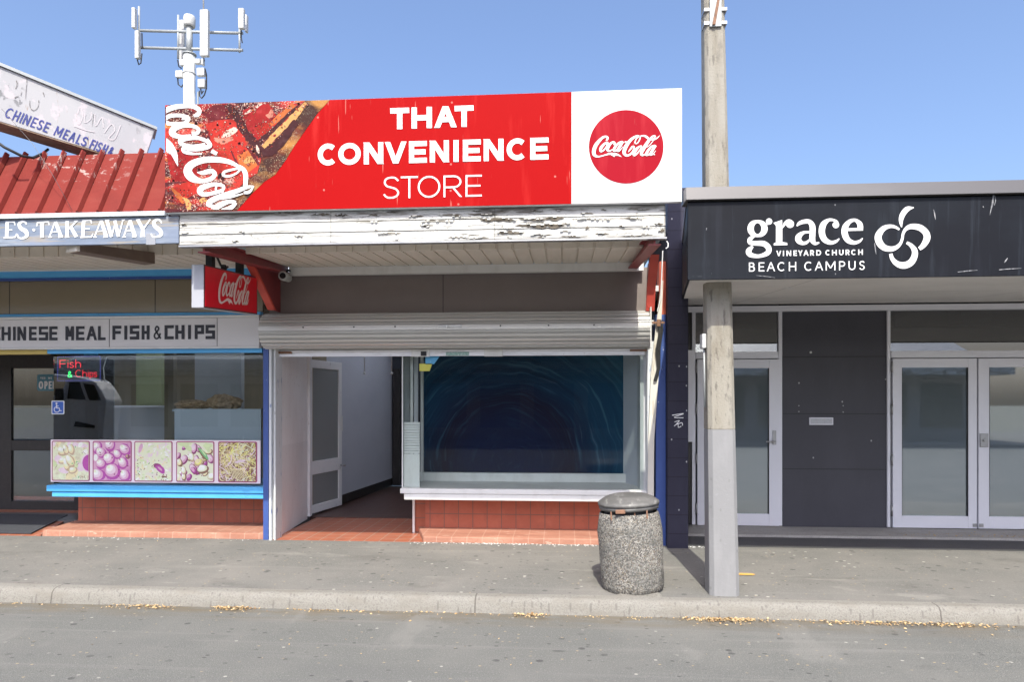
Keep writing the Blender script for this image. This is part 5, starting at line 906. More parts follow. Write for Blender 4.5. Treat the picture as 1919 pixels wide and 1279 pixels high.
ink = Ink(onplane(AY - .001, 0, 660, zf)); ink.disc(752, 687, 13); ink.rib([(752, 705, 16), (756, 748, 16), (788, 748, 12), (800, 788, 12), (820, 782, 12)], smooth=False); ink.rib([(752, 722, 9), (780, 722, 9)], smooth=False); ink.rib([(p_[0], p_[1], 10) for p_ in arc(757, 768, 36, 36, 250, 20, 10)]); ink.m.build('symbol', 'ink', ak)
# door mat
MB().prism([(X(-60, 7.75), 7.47, .172), (X(62, 7.5), 7.47, .172), (X(132, 8.6), 8.55, .200), (X(8, 8.6), 8.55, .200)], (0, 0, .012)).build('door_mat', 'mat', label='charcoal door mat on the tiles before the takeaway door', cat='mat')
# strip light under the soffit
a, b = P(140, 473, 5.64), P(281, 496, 6.3)
sl = thing('strip_light', 'brown metal strip light box hanging under the takeaway verandah', 'light', (a + b) / 2)
m = MB()
n_ = Vector((b.y - a.y, -(b.x - a.x), 0)).normalized() * .075
m.hexa([a - n_, b - n_, b + n_, a + n_], [a - n_ + Vector((0, 0, .075)), b - n_ + Vector((0, 0, .11)), b + n_ + Vector((0, 0, .11)), a + n_ + Vector((0, 0, .075))]); m.build('case', mat('dull brown metal', (.17, .12, .095), .5, layers=[nz(9, (.22, .16, .12), .45, .7, .6)]), sl, bevel=.004)
e_ = (a - b).normalized() * .03
MB().hexa([a - n_ + e_ * .05, a + n_ + e_ * .05, a + n_ + e_, a - n_ + e_], [a - n_ + e_ * .05 + Vector((0, 0, .075)), a + n_ + e_ * .05 + Vector((0, 0, .075)), a + n_ + e_ + Vector((0, 0, .075)), a - n_ + e_ + Vector((0, 0, .075))]).build('end_cap', 'soffit', sl)
# roof sign leaning on the mansard
rp = P(0, 180, 5.62); rn = Vector((math.sin(R(36)), -math.cos(R(36)), 0))
def rh(u, v, l=0.): return hit(u, v, rp + rn * l, rn)
rs_ = thing('roof_sign', 'stained white box sign tilted on the takeaway roof, navy hand painted capitals', 'sign', rh(85, 285))
c4 = [rh(-70, 96), rh(290, 243), rh(268, 310), rh(-70, 206)]
bk = -rn * .26
MB().prism(c4, bk).build('sign_case', 'roofsign', rs_, bevel=.004)
up = (c4[0] - c4[3]).normalized(); al = (c4[1] - c4[0]).normalized()
MB().prism([c4[0] + up * .003 + rn * .02, c4[1] + up * .003 + rn * .02 + al * .02, c4[1] + up * .03 + rn * .02 + al * .02, c4[0] + up * .03 + rn * .02], bk * 1.15).build('top_cap', 'mast_grey', rs_)
MB().prism([c4[3] - up * .002 - rn * .003, c4[2] - up * .002 - rn * .003, c4[2] - up * .012 - rn * .003, c4[3] - up * .012 - rn * .003], bk * .98).build('underside', 'underside', rs_)
zr = 6.19
ink = Ink(lambda x, y, l: rh(x / zr, 110 + y / zr, l))
ang = math.atan2(400, 1050); ca, sa = math.cos(ang), math.sin(ang)
class Tilt:
    pass
base_fm = ink.fm
ink.fm = lambda x, y, l: base_fm(62 + ca * x - sa * y, 618 + sa * x + ca * y, l)
pos = [('C', 0, 88), ('H', 100, 168), ('I', 190, 206), ('N', 224, 296), ('E', 322, 380), ('S', 394, 462), ('E', 478, 536), ('M', 612, 700), ('E', 722, 776), ('A', 790, 866), ('L', 884, 932), ('S', 940, 1012), ('.', 1020, 1036), ('F', 1050, 1096), ('I', 1108, 1122), ('S', 1130, 1190), ('H', 1202, 1256), ('&', 1275, 1330)]
ink.word(pos, lin(0, -66, 1330, -66), lin(0, 60, 1330, 44), 18, slant=.08)
ink.m.build('lettering', 'inkblue', rs_)
M['ghost'] = mat('faint spray paint', (.47, .44, .46), .6)
ink = Ink(lambda x, y, l: rh(x / zr, 110 + y / zr, l))
for st in ([(900, 640, 14), (930, 560, 14), (960, 660, 14), (920, 760, 14), (900, 720, 14)], [(990, 640, 14), (980, 740, 14), (1050, 700, 14), (1060, 620, 14)], [(1100, 640, 14), (1110, 780, 14), (1180, 680, 14), (1200, 800, 14)], [(1210, 860, 14), (1290, 760, 14), (1330, 830, 14), (1260, 920, 14), (1330, 930, 14), (1400, 770, 14)], [(860, 780, 12), (1000, 830, 12), (1100, 850, 12)]): ink.rib(st)
ink.m.build('spray_tag', 'ghost', rs_)
M['grime'] = mat('dark scuffs', (.17, .16, .16), .8, layers=[nz(40, (.4, .39, .4), .5, .6, .8)])
ink = Ink(lambda x, y, l: rh(x / zr, 110 + y / zr, l))
for st in ([(190, 250, 12), (200, 300, 16), (180, 350, 8)], [(170, 455, 16), (215, 430, 10)], [(500, 390, 14), (515, 440, 6)], [(345, 480, 6), (350, 560, 10), (390, 600, 8), (440, 560, 6), (450, 480, 8)], [(250, 380, 10), (240, 430, 5)], [(300, 215, 9), (312, 250, 7), (300, 400, 6), (296, 480, 2)], [(1085, 640, 7), (1078, 700, 6), (1068, 780, 3)]): ink.rib(st)
ink.m.build('scuff', 'grime', rs_)
# wires over the roof
MB().tube([P(-20, 255, 5.5), P(8, 276, 5.55), P(40, 292, 5.6), P(62, 296, 5.7), P(80, 288, 5.85), P(90, 280, 5.95)], .012).build('roof_cable', 'black', label='thick black cable looping over the red roof below the tilted sign', cat='cable')
MB().tube([P(3, 204, 5.45), P(60, 268, 5.45), P(100, 330, 5.46), P(136, 396, 5.5)], .0018).build('stay_wire', 'cap', label='thin stay wire crossing the red roof to the blue fascia', cat='wire')
# ================================================================== church building
GY = 8.40; CYF = 5.40
ch = thing('church_building', 'dark church shopfront with black canopy, silver framed glass doors and navy pillar', 'church', (3, GY, .2))
ccx0 = X(1289, CYF); RX = 14; cz0, cz1 = 2.652, 3.368; cbx = X(1278, 7.3)
zcap = Z(1500, 372.5, CYF)
can = MB().box(ccx0, RX, CYF, CYF + .025, cz0, zcap - .012).build('canopy_fascia', 'canopy', ch, bevel=.002)
MB().prism([(ccx0 - .02, CYF - .035, zcap), (RX, CYF - .035, zcap), (RX, CYF - .02, cz1), (ccx0 - .02, CYF - .02, cz1)], (0, .2, 0)).build('canopy_cap', 'cap', can, bevel=.003)
MB().hexa([(ccx0 - .002, CYF + .002, cz0), (cbx, 7.3, 2.80), (cbx + .02, 7.3, 2.80), (ccx0 + .02, CYF + .03, cz0)], [(ccx0 - .002, CYF + .002, zcap), (cbx, 7.3, zcap), (cbx + .02, 7.3, zcap), (ccx0 + .02, CYF + .03, zcap)]).build('canopy_end', 'canopy', can)
MB().prism([(ccx0 + .02, CYF + .18, cz1 - .03), (RX, CYF + .18, cz1 - .03), (RX, 12, 3.5), (cbx, 12, 3.5), (cbx, 7.3, 3.38)], (0, 0, .03)).build('canopy_roof', 'cap', can)
MB().add([(ccx0 + .02, CYF + .03, cz0 + .012), (RX, CYF + .03, cz0 + .012), (RX, 8.36, 2.87), (cbx + .02, 8.36, 2.87), (cbx + .02, 7.3, 2.79)], [(0, 1, 2, 3, 4)]).build('soffit', 'soffit_grey', can)
for (u, v) in ((1478, 533), (1440, 552), (1885, 545)):
    d = ray(u, v); t = 6.2 / d.y if v < 540 else 7.2 / d.y; q = d * t; zq = cz0 + .01 + (q.y - CYF) * .078 - .004
    MB().lathe([(.03, 0), (.062, 0), (.066, .006)], (q.x, q.y, zq - .004), 24).build('downlight', 'white', can)
px0, px1 = X(1251, 7.3), X(1290, 7.3)
MB().box(px0, px1, 7.30, 8.9, .14, Z(1270, 352, 7.3)).build('pillar', 'navy', ch, bevel=.006)
def gbox(u0, u1, v0, v1, y0, y1, mt, nm, par=ch, bev=.003, vr=None):
    r_ = (u0 + u1) / 2 if vr is None else vr
    return MB().box(X(u0, y0), X(u1, y0), y0, y1, Z(r_, v1, y0), Z(r_, v0, y0)).build(nm, mt, par, bevel=bev)
UR = 1560
gbox(1285, 2300, 572, 582.5, GY - .06, GY + .05, 'alu', 'head_beam', vr=UR)
gbox(1288, 1296.5, 583, 987, GY, GY + .08, 'darkframe', 'side_strip', vr=UR)
gbox(1289, 1298, 655, 830, GY - .05, GY - .005, 'alu', 'side_plate', vr=UR)
for (a, b) in ((1297, 1303.5), (1459.5, 1466), (1663, 1669)): gbox(a, b, 583, 987.5, GY - .02, GY + .06, 'alu', 'frame_post', vr=UR)
wp = gbox(1466.5, 1662.5, 578, 989, GY + .005, GY + .06, 'slate', 'wall_panel', vr=UR, bev=0)
for v in (669, 776, 880): MB().box(X(1467, GY), X(1662, GY), GY + .002, GY + .0045, Z(UR, v + .6, GY), Z(UR, v - .6, GY)).build('panel_joint', 'black', wp)
for (u, v) in ((1519, 661),): q = P(u, v, GY + .004); MB().lathe([(.014, 0), (.012, .006), (.004, .01)], (0, 0, 0), 12) and MB().tube([q, q + Vector((0, -.012, 0))], .013, 12).build('wall_stud', 'ink', wp)
for (u, v) in ((1497, 761), (1497, 772), (1580, 761), (1580, 773)): q = P(u, v, GY + .004); MB().tube([q, q + Vector((0, -.005, 0))], .007, 8).build('screw', 'steel', wp)
def transom(u0, u1):
    t = thing('transom_window', None, None); t.parent = ch; t.location = P(u0, 658, GY) - ch.location
    m = MB(); zl, zh = Z(UR, 659, GY), Z(UR, 583.5, GY)
    m.box(X(u0, GY), X(u1, GY), GY - .012, GY + .05, Z(UR, 672, GY), zl); m.build('frame', 'alu', t, bevel=.003)
    MB().box(X(u0, GY), X(u1, GY), GY + .015, GY + .02, zl, zh).build('pane', 'transom', t)
transom(1304, 1459); transom(1669.5, 2000)
def cdoor(u0, u1, g0, g1, hinge, handle):
    d = thing('door', None, None); d.parent = ch; d.location = P((u0 + u1) / 2, 987, GY) - ch.location
    z0, z1 = .215, Z(UR, 673.5, GY); a, b, ga, gb = X(u0, GY), X(u1, GY), X(g0, GY), X(g1, GY); y0 = GY - .03
    gz0, gz1 = Z(UR, 965, GY), Z(UR, 690, GY)
    MB().box(a, ga, y0, y0 + .045, z0, z1).box(gb, b, y0, y0 + .045, z0, z1).box(ga + .0005, gb - .0005, y0 + .001, y0 + .044, z0, gz0).box(ga + .0005, gb - .0005, y0 + .001, y0 + .044, gz1, z1).build('leaf_frame', 'alu', d, bevel=.003)
    MB().box(ga, gb, y0 + .022, y0 + .028, gz0, gz1).build('pane', 'film', d)
    m = MB()
    for (x0_, x1_, p0_, p1_) in ((ga, ga + .008, gz0, gz1), (gb - .008, gb, gz0, gz1)): m.box(x0_, x1_, y0 + .005, y0 + .021, p0_, p1_)
    m.build('gasket', 'black', d)
    hx = a - .012 if hinge < 0 else b + .012
    for z in (.35, .95, 1.55, 2.05): MB().tube([(hx, y0 - .006, z), (hx, y0 - .006, z + .13)], .011, 8).build('hinge', 'steel', d)
    return d, a, b, ga, gb, y0
d, a, b, ga, gb, y0 = cdoor(1306, 1459, 1323, 1440, -1, 1)
hx = (gb + b) / 2; hz = Z(UR, 828, GY)
MB().box(hx - .02, hx + .02, y0 - .01, y0 - .001, hz - .04, hz + .13).tube([(hx, y0 - .005, hz), (hx, y0 - .05, hz), (hx - .11, y0 - .055, hz - .002)], .010).build('handle', 'steel', d, bevel=.003)
d, a, b, ga, gb, y0 = cdoor(1671, 1828, 1688, 1812, -1, 0)
MB().box(b - .05, b - .005, y0 - .012, y0 - .001, .235, .275).build('bolt', 'steel', d, bevel=.003)
d, a, b, ga, gb, y0 = cdoor(1831, 1990, 1851, 1972, 1, 1)
hz = Z(UR, 826, GY)
MB().box(a + .01, a + .1, y0 - .02, y0 - .001, hz - .07, hz + .09).tube([(a + .05, y0 - .035, hz + .01), (a + .05, y0 - .02, hz + .01)], .016, 12).build('lock', 'steel', d, bevel=.005)
MB().box(a + .005, a + .05, y0 - .012, y0 - .001, .235, .275).build('bolt', 'steel', d, bevel=.003)
MB().box(X(1992, GY), RX, GY, GY + .1, .2, 2.9).build('wall_panel', 'slate', ch)
# slab, interior shell
MB().box(px1 + .003, RX, 7.86, 8.9, .1, .205).build('entry_slab', 'concrete', ch, bevel=.012)
MB().add([(px1 + .003, 7.40, .164), (RX, 7.40, .164), (RX, 7.87, .178), (px1 + .003, 7.87, .178)], [(0, 1, 2, 3)]).build('asphalt_ramp', 'patch', kind='structure')
MB().box(px1, RX, 8.9, 12.5, .1, .2).build('interior_floor', 'darkfloor', ch); MB().box(px1, RX, 12.4, 12.5, .2, 3.2).build('interior_back_wall', 'darkwall', ch)
MB().box(px1, px1 + .08, 8.95, 12.4, .2, 3.2).box(RX - .1, RX, 8.5, 12.4, .2, 3.2).build('interior_wall', 'darkwall', ch)
MB().box(px1, RX, GY + .11, 12.5, 3.0, 3.06).build('interior_ceiling', 'greyboard', ch)
MB().box(X(1460, 8.6), X(1668, 8.6), GY + .07, 8.62, .2, 3.0).build('interior_wall', 'darkwall', ch)
q = P(1822, 595, 9.4); MB().hexa([(q.x - .19, 9.3, Z(1822, 608, 9.4)), (q.x + .19, 9.3, Z(1822, 608, 9.4)), (q.x + .19, 9.6, Z(1822, 608, 9.4)), (q.x - .19, 9.6, Z(1822, 608, 9.4))], [(q.x - .22, 9.28, 2.98), (q.x + .22, 9.28, 2.98), (q.x + .22, 9.6, 2.98), (q.x - .22, 9.6, 2.98)]).build('ceiling_unit', 'panelwhite', bevel=.008, label='white box unit on the ceiling behind the church transom glass', cat='ceiling unit')
ink = Ink(onplane(7.2995, 1240, 560, 2.558))
for st in ([(50, 560, 4), (105, 552, 4), (60, 570, 3), (104, 572, 4)], [(62, 592, 3), (85, 586, 4), (70, 604, 3), (96, 596, 4), (100, 610, 3)], [(60, 612, 3), (78, 598, 3), (80, 618, 3), (94, 612, 4)]): ink.rib(st)
ink.m.build('scrawl', 'oldwhite', ch)
# lettering and emblem on the canopy
zg = 7.996
ink = Ink(onplane(CYF - .001, 1390, 380, zg))
ink.rib([(237 + 104 * math.cos(R(t)), 388 + 105 * math.sin(R(t)), 36 + 58 * abs(math.cos(R(t)))) for t in range(0, 360, 20)], closed=True)
ink.disc(410, 281, 47); ink.rib([(330, 308, 20), (370, 322, 22), (415, 312, 24)])
ink.rib([(200, 495, 26), (130, 540, 62), (125, 590, 74), (190, 608, 66), (330, 615, 82), (402, 680, 84), (385, 755, 74), (255, 802, 52), (130, 780, 74), (106, 722, 84), (165, 655, 34)])
ink.poly([(475, 302), (605, 258), (608, 360), (515, 366), (508, 338)]); ink.poly([(513, 350), (608, 350), (608, 605), (513, 605)]); ink.poly([(480, 640), (685, 635), (680, 602), (608, 590), (513, 594), (480, 612)])
ink.rib([(608, 382, 10), (650, 312, 46), (700, 278, 56), (740, 285, 50)]); ink.disc(724, 318, 60)
ink.rib([(825, 350, 18), (862, 310, 50), (930, 285, 62), (1010, 285, 66), (1058, 350, 86), (1060, 460, 88), (1060, 555, 84), (1098, 612, 48), (1162, 598, 22)]); ink.rib([(1030, 442, 30), (930, 448, 44), (856, 505, 86), (852, 565, 88), (905, 606, 58), (970, 598, 44), (1030, 545, 26)])
ink.disc(1410, 332, 50); ink.rib([(1440, 300, 30), (1400, 268, 34), (1310, 258, 44), (1225, 325, 88), (1200, 440, 94), (1235, 545, 88), (1325, 598, 62), (1410, 582, 42), (1462, 538, 16)])
ink.rib([(1590, 404, 40), (1818, 398, 40)], smooth=False); ink.rib([(1776, 400, 84), (1768, 320, 80), (1700, 262, 46), (1615, 285, 62), (1550, 370, 90), (1545, 470, 94), (1590, 560, 84), (1680, 600, 58), (1765, 578, 40), (1812, 532, 14)])
ink.m.build('lettering', 'ink', can); ink = Ink(onplane(CYF - .001, 1390, 380, zg))
ink.word([('V', 518, 592), ('I', 617, 634), ('N', 671, 741), ('E', 776, 828), ('Y', 845, 912), ('A', 925, 1002), ('R', 1024, 1085), ('D', 1116, 1190), ('C', 1254, 1325), ('H', 1352, 1425), ('U', 1458, 1526), ('R', 1556, 1616), ('C', 1640, 1715), ('H', 1745, 1815)], lin(518, 720, 1815, 700), lin(518, 802, 1815, 782), 17)
ink.m.build('lettering', 'ink', can); ink = Ink(onplane(CYF - .001, 1390, 380, zg))
ink.word([('B', 108, 198), ('E', 254, 340), ('A', 375, 500), ('C', 536, 654), ('H', 706, 816), ('C', 938, 1060), ('A', 1094, 1220), ('M', 1258, 1404), ('P', 1458, 1550), ('U', 1600, 1705), ('S', 1758, 1846)], lin(108, 898, 1846, 872), lin(108, 1034, 1846, 1008), 17)
ink.m.build('lettering', 'ink', can)
ink = Ink(onplane(CYF - .001, 1630, 380, 9.84))
ink.rib([(812, 90, 14), (700, 112, 88), (622, 192, 100), (580, 290, 88), (576, 380, 58), (588, 452, 18)])
ink.rib([(545, 495, 36), (465, 448, 52), (370, 435, 66), (260, 472, 92), (180, 560, 116), (153, 650, 128), (190, 755, 128), (270, 830, 112), (380, 855, 96), (480, 830, 76), (560, 760, 56), (600, 660, 50), (612, 580, 50), (655, 498, 62), (730, 447, 86), (830, 440, 104), (940, 470, 116), (1030, 550, 122), (1056, 640, 126), (1022, 735, 112), (970, 805, 90), (912, 852, 68)])
ink.rib([(680, 735, 50), (765, 792, 74), (825, 880, 104), (826, 980, 114), (770, 1090, 122), (680, 1147, 122), (580, 1155, 118), (480, 1110, 96), (412, 1030, 76), (386, 942, 62)])
ink.m.build('emblem', 'ink', can)
M['streak'] = mat('pale dried streaks', (.16, .165, .18), .7, layers=[nz((60, 60, 20), (.36, .36, .37), .5, .6, .8), nz((30, 30, 9), (.05, .05, .06), .5, .6, .7)])
ink = Ink(onplane(CYF - .0005, 1240, 300, 2.826))
for st in ([(1758, 185, 7), (1752, 230, 10), (1744, 262, 5), (1738, 292, 2)], [(1764, 190, 3), (1768, 215, 5), (1762, 240, 2)], [(1832, 520, 3), (1820, 536, 7), (1814, 545, 2)], [(1568, 594, 3), (1620, 588, 5), (1672, 584, 2)], [(1440, 262, 3), (1446, 290, 6), (1450, 316, 2)], [(1128, 440, 3), (1132, 476, 6), (1136, 500, 2)], [(1786, 582, 3), (1830, 578, 4), (1905, 574, 2)], [(1702, 245, 5), (1706, 252, 3)], [(918, 234, 6), (919, 242, 4)], [(920, 600, 6), (921, 608, 4)], [(238, 360, 5), (236, 372, 2)], [(500, 612, 2), (560, 618, 3), (600, 624, 2)]): ink.rib(st)
ink.m.build('streaks', 'streak', can)
# letter plate
a, b = P(1516, 797, GY), P(1561, 783, GY)
lp = thing('letter_plate', 'faded white letter plate on the charcoal church wall', 'letter plate', (b.x, GY, a.z))
MB().box(a.x, b.x, GY - .012, GY + .004, a.z, b.z).build('plate', 'alu', lp, bevel=.003); MB().box(a.x + .015, b.x - .015, GY - .015, GY - .0125, a.z + .014, b.z - .014).build('flap', 'plate', lp)
# ================================================================== power pole
pp = thing('power_pole', 'square concrete power pole through the church canopy, lower part painted grey', 'pole', (X(1357, 5.77), 5.77, .12))
def pole_ring(z):
    h = .121 - .0078 * (z - .12); cx = X(1357, 5.7) - .0157 * (z - .12); cy = 5.655 + .121; c_ = h * .28
    return [(cx - h + c_, cy - h, z), (cx + h - c_, cy - h, z), (cx + h, cy - h + c_, z), (cx + h, cy + h - c_, z), (cx + h - c_, cy + h, z), (cx - h + c_, cy + h, z), (cx - h, cy + h - c_, z), (cx - h, cy - h + c_, z)]
def pole_part(zs, nm, mt, grow=0.):
    m = MB(); vs = []
    for z in zs:
        r_ = pole_ring(z); vs += r_
    n_ = 8; m.add(vs, [(i * n_ + k, i * n_ + (k + 1) % n_, (i + 1) * n_ + (k + 1) % n_, (i + 1) * n_ + k) for i in range(len(zs) - 1) for k in range(n_)])
    m.f += [tuple(range(n_))[::-1], tuple(range(len(vs) - n_, len(vs)))]; m.sm += [False, False]; return m.build(nm, mt, pp, bevel=.004)
zp = Z(1357, 806, 5.66)
pole_part([.11, .5, 1, zp], 'painted_base', 'pole_paint'); pole_part([zp + .001, 2, 3, 4, 5, 7, 9.5], 'shaft', 'pole')
zb1, zb0 = Z(1340, 12, 5.68), Z(1340, 50, 5.68); cxp = X(1357, 5.7) - .0157 * (zb0 - .12); yf = 5.776 - (.121 - .0078 * 4.8)
m = MB().box(cxp - .048, cxp + .048, yf - .02, yf - .004, zb0, zb1 + .1); br_ = m.build('bracket_plate', 'mast_grey', pp, bevel=.004)
MB().prism([(cxp - .03, yf - .034, zb0 + .01), (cxp - .005, yf - .034, zb0 + .01), (cxp + .03, yf - .034, zb1 + .05), (cxp + .01, yf - .034, zb1 + .05)], (0, .012, 0)).build('bracket_arm', 'rust', br_)
for zz in (zb0 + .035, zb1 - .02):
    MB().box(cxp - .092, cxp - .05, yf - .012, yf + .1, zz - .012, zz + .012).box(cxp + .05, cxp + .092, yf - .012, yf + .1, zz - .012, zz + .012).build('strap', 'steel', br_)
zx = Z(1326, 640, 5.76); r_ = pole_ring(zx); MB().box(r_[7][0] - .035, r_[7][0] - .001, 5.72, 5.82, zx - .06, zx + .06).build('junction_box', 'panelwhite', pp, bevel=.006)
m = MB().tube([(r_[7][0] - .012, 5.76, zx - .06), (r_[7][0] - .008, 5.76, zx - .3), (r_[7][0] - .004, 5.76, zx - .55)], .008); m.build('conduit', 'mast_grey', pp)
# ================================================================== bin
bc = P(1186, 1100, 5.85); bc.z = .122
bn = thing('rubbish_bin', 'rough aggregate concrete rubbish bin with dented pewter lid on the kerb side', 'rubbish bin', bc)
bn.rotation_euler = (0, R(-3.0), 0)
Rb = .262
prof = [(Rb * .9, .0), (Rb * .955, .01), (Rb, .06), (Rb * 1.01, .2), (Rb * 1.03, .35), (Rb * 1.02, .5), (Rb * .985, .6), (Rb * .955, .645), (Rb * .93, .655), (Rb * .88, .65), (Rb * .87, .6)]
MB().lathe(prof, bc, 56, .05, 1).build('body', 'agg', bn)
MB().lathe([(Rb * .8, .60), (Rb * .8, .69)], bc, 40).build('liner', 'black', bn)
lidp = [(Rb * .86, .684), (Rb * .95, .680), (Rb * .955, .706), (Rb * .93, .712), (Rb * .985, .716), (Rb * .98, .738), (Rb * .92, .75), (Rb * .80, .772), (Rb * .64, .79), (Rb * .54, .797), (Rb * .5, .794), (Rb * .2, .799), (.01, .80)]
MB().lathe(lidp, bc, 56, .012, 4).build('lid', 'lid', bn)
MB().box(bc.x - .13, bc.x - .05, bc.y - Rb * .99, bc.y - Rb * .9, bc.z + .672, bc.z + .705).build('hasp', 'rust', bn, bevel=.006)
for dx in (-.17, .02, .12): MB().box(bc.x + dx, bc.x + dx + .012, bc.y - Rb * .88, bc.y - Rb * .86, bc.z + .62, bc.z + .69).build('lid_bracket', 'rust', bn)
# ================================================================== antenna mast
AYM = 16.0
def A(u, v, dy=0.): return P(u, v, AYM + dy)
am = thing('antenna_mast', 'white cellular antenna mast rising behind the shops', 'mast', (A(355, 754).x, AYM, 0))
x0 = A(355, 100).x
MB().tube([(x0, AYM, 0), (x0, AYM, A(355, 102).z)], .135, 20).tube([(x0, AYM, A(355, 139).z), (x0, AYM, A(355, 137).z)], .146, 20).build('pole', 'mast', am)
MB().tube([(x0, AYM, A(355, 102).z), (x0, AYM, A(355, 50).z)], .075, 16).tube([(x0, AYM, A(355, 103).z), (x0, AYM, A(355, 101).z)], .16, 20).build('spigot', 'mast_grey', am)
MB().lathe([(.12, 0), (.135, .03), (.14, .2), (.12, .26), (.06, .29)], (x0, AYM, A(355, 50).z), 24).build('dome_housing', 'panelwhite', am)
for (v0, v1) in ((57, 62), (89, 94)):
    MB().tube([A(262, v0), A(455, v1)], .034, 10).build('cross_arm', 'mast_grey', am)
def ant(u0, u1, v0, v1, dy, nm='antenna_panel', mt='panelwhite', th=.11):
    a, b = A(u0, v1, dy), A(u1, v0, dy); return MB().box(a.x, b.x, a.y, a.y + th, a.z, b.z).build(nm, mt, am, bevel=.012)
ant(374, 389, 16.5, 104, -.35); ant(246, 252, 13, 51, -.2); ant(252, 259, 56, 108, -.15); ant(335, 344, 36, 118, .2); ant(446, 456, 14, 52, -.2); ant(458, 462, 26, 58, .1)
for (u, v0, v1) in ((260.5, 12, 108), (449, 50, 98), (334, 28, 110)): MB().tube([A(u, v0), A(u, v1)], .026, 8).build('mounting_post', 'mast_grey', am)
for (u0, u1, v0, v1) in ((368, 382, 126, 141), (370, 383, 147, 163), (328, 341, 131, 144), (364, 374, 109, 118), (376, 380, 109, 120), (336, 347, 110, 122)): ant(u0, u1, v0, v1, -.12, 'radio_unit')
MB().tube([A(381.5, 16.5, -.3), A(380.5, -60, -.3)], .018, 8).build('whip_aerial', 'panelwhite', am)
for pts in ([(258, 95), (257, 110), (260, 121), (264, 118), (266, 100)], [(333, 112), (335, 124), (340, 128)], [(333, 145), (334, 158), (340, 163), (344, 158)], [(384, 128), (387, 140), (387, 165), (383, 178), (378, 184), (374, 180), (374, 170)], [(376, 166), (378, 176), (381, 170)], [(452, 56), (452, 70), (454, 80)], [(381, 105), (383, 113), (380, 118)], [(266, 62), (266.5, 90)]):
    MB().tube([A(*p_, -.05) for p_ in pts], .016, 6).build('cable', 'black', am)
MB().tube([A(345, 200), A(345, 168)], .02, 6).tube([A(371, 200), A(371, 172)], .02, 6).build('cable_tray', 'mast_grey', am)
# ================================================================== wiring at the right end post
wr = thing('wiring_loom', 'tangled cables and rusty clips on the blue post beside the navy pillar', 'cables', P(1235, 700, 7.36))
MB().tube([P(1242, 470, 7.36), P(1240, 520, 7.36), P(1238, 560, 7.36), P(1232, 584, 7.36)], .006, 6).build('cable', 'white', wr)
for k_, (o_, r_) in enumerate(((0, .011), (4, .009), (8, .008))):
    MB().tube([P(1234 + o_, 600, 7.35), P(1236 + o_ * .6, 625, 7.34), P(1230 + o_ * .8, 655, 7.34), P(1233 + o_ * .4, 690, 7.35), P(1226 + o_ * .4, 715, 7.36)], r_, 6).build('cable', 'black', wr)
MB().box(X(1222, 7.34), X(1246, 7.34), 7.34, 7.36, Z(1234, 607, 7.34), Z(1234, 603, 7.34)).box(X(1231, 7.33), X(1238, 7.33), 7.33, 7.345, Z(1234, 612, 7.34), Z(1234, 599, 7.34)).build('clip', 'rust', wr, bevel=.002)
MB().tube([P(1249, 452, 5.58), P(1252, 456, 5.58), P(1252, 463, 5.58), P(1248, 466, 5.58)], .005, 6).build('cable_end', 'white', label='short white cable end curling from the right end of the peeling fascia', cat='cable')
# ================================================================== dry leaves in the gutter
lv = MB()
def leafat(x, y, z, s):
    a = random.random() * 6.28; e = Vector((math.cos(a), math.sin(a), random.uniform(-.35, .35))); f = Vector((-math.sin(a), math.cos(a), random.uniform(-.3, .6)))
    c_ = Vector((x, y, z + s * .25)); lv.face([c_ - e * s, c_ - f * s * .45, c_ + e * s, c_ + f * s * .45 + Vector((0, 0, s * .3))])
for (u0, u1, n_, sp) in ((20, 120, 18, .03), (190, 350, 190, .05), (385, 490, 220, .05), (530, 680, 60, .03), (700, 940, 40, .03), (955, 1035, 120, .05), (1060, 1250, 45, .03), (1258, 1465, 420, .055), (1480, 1919, 430, .05), (1919, 2100, 160, .05), (0, 1919, 60, .12)):
    for i in range(n_):
        u = random.uniform(u0, u1) if n_ < 100 else u0 + (u1 - u0) * (random.random() + random.random() * .6) / 1.6
        x = X(u, 5.4); y = KY - .012 - abs(random.gauss(0, sp)); leafat(x, y, .002 + random.random() * .012 * (n_ > 100), random.uniform(.005, .015))
for i in range(40): leafat(random.uniform(-4, 4), random.uniform(4.2, 5.3), .003, random.uniform(.005, .012))
for i in range(45): leafat(random.uniform(-4.5, 5), random.uniform(5.7, 7.3), .13 + .03, random.uniform(.004, .011))
for i in range(170): leafat(X(1650, 8.1) + random.random() ** .7 * 2.2, 7.90 + abs(random.gauss(0, .12)), .209, random.uniform(.005, .014))
pf = MB(); prn2 = random.Random(3)
for i in range(330):
    u_ = prn2.uniform(770, 1120) if i < 240 else prn2.choice([prn2.uniform(100, 490), prn2.uniform(1285, 1330)]); y_ = 7.392 - abs(prn2.gauss(0, .035)); x_ = X(u_, 7.4); s_ = prn2.uniform(.004, .016); a_ = prn2.random() * 6
    zz_ = .118 + (y_ - 5.6) / 1.82 * .042 + .002
    pf.face([(x_ + s_ * math.cos(a_ + t_) * q_, y_ + s_ * math.sin(a_ + t_) * q_, zz_ + .003 * (k_ == 1)) for k_, (t_, q_) in enumerate(((0, 1), (1.3, .7), (2.6, 1.2), (4.4, .8)))])
pf.build('paint_flakes', 'white', kind='stuff', label='white paint flakes fallen along the foot of the shop step', cat='paint flakes')
lv.build('leaf_litter', 'leaf', kind='stuff', label='dry tan leaves drifted along the gutter', cat='leaves')
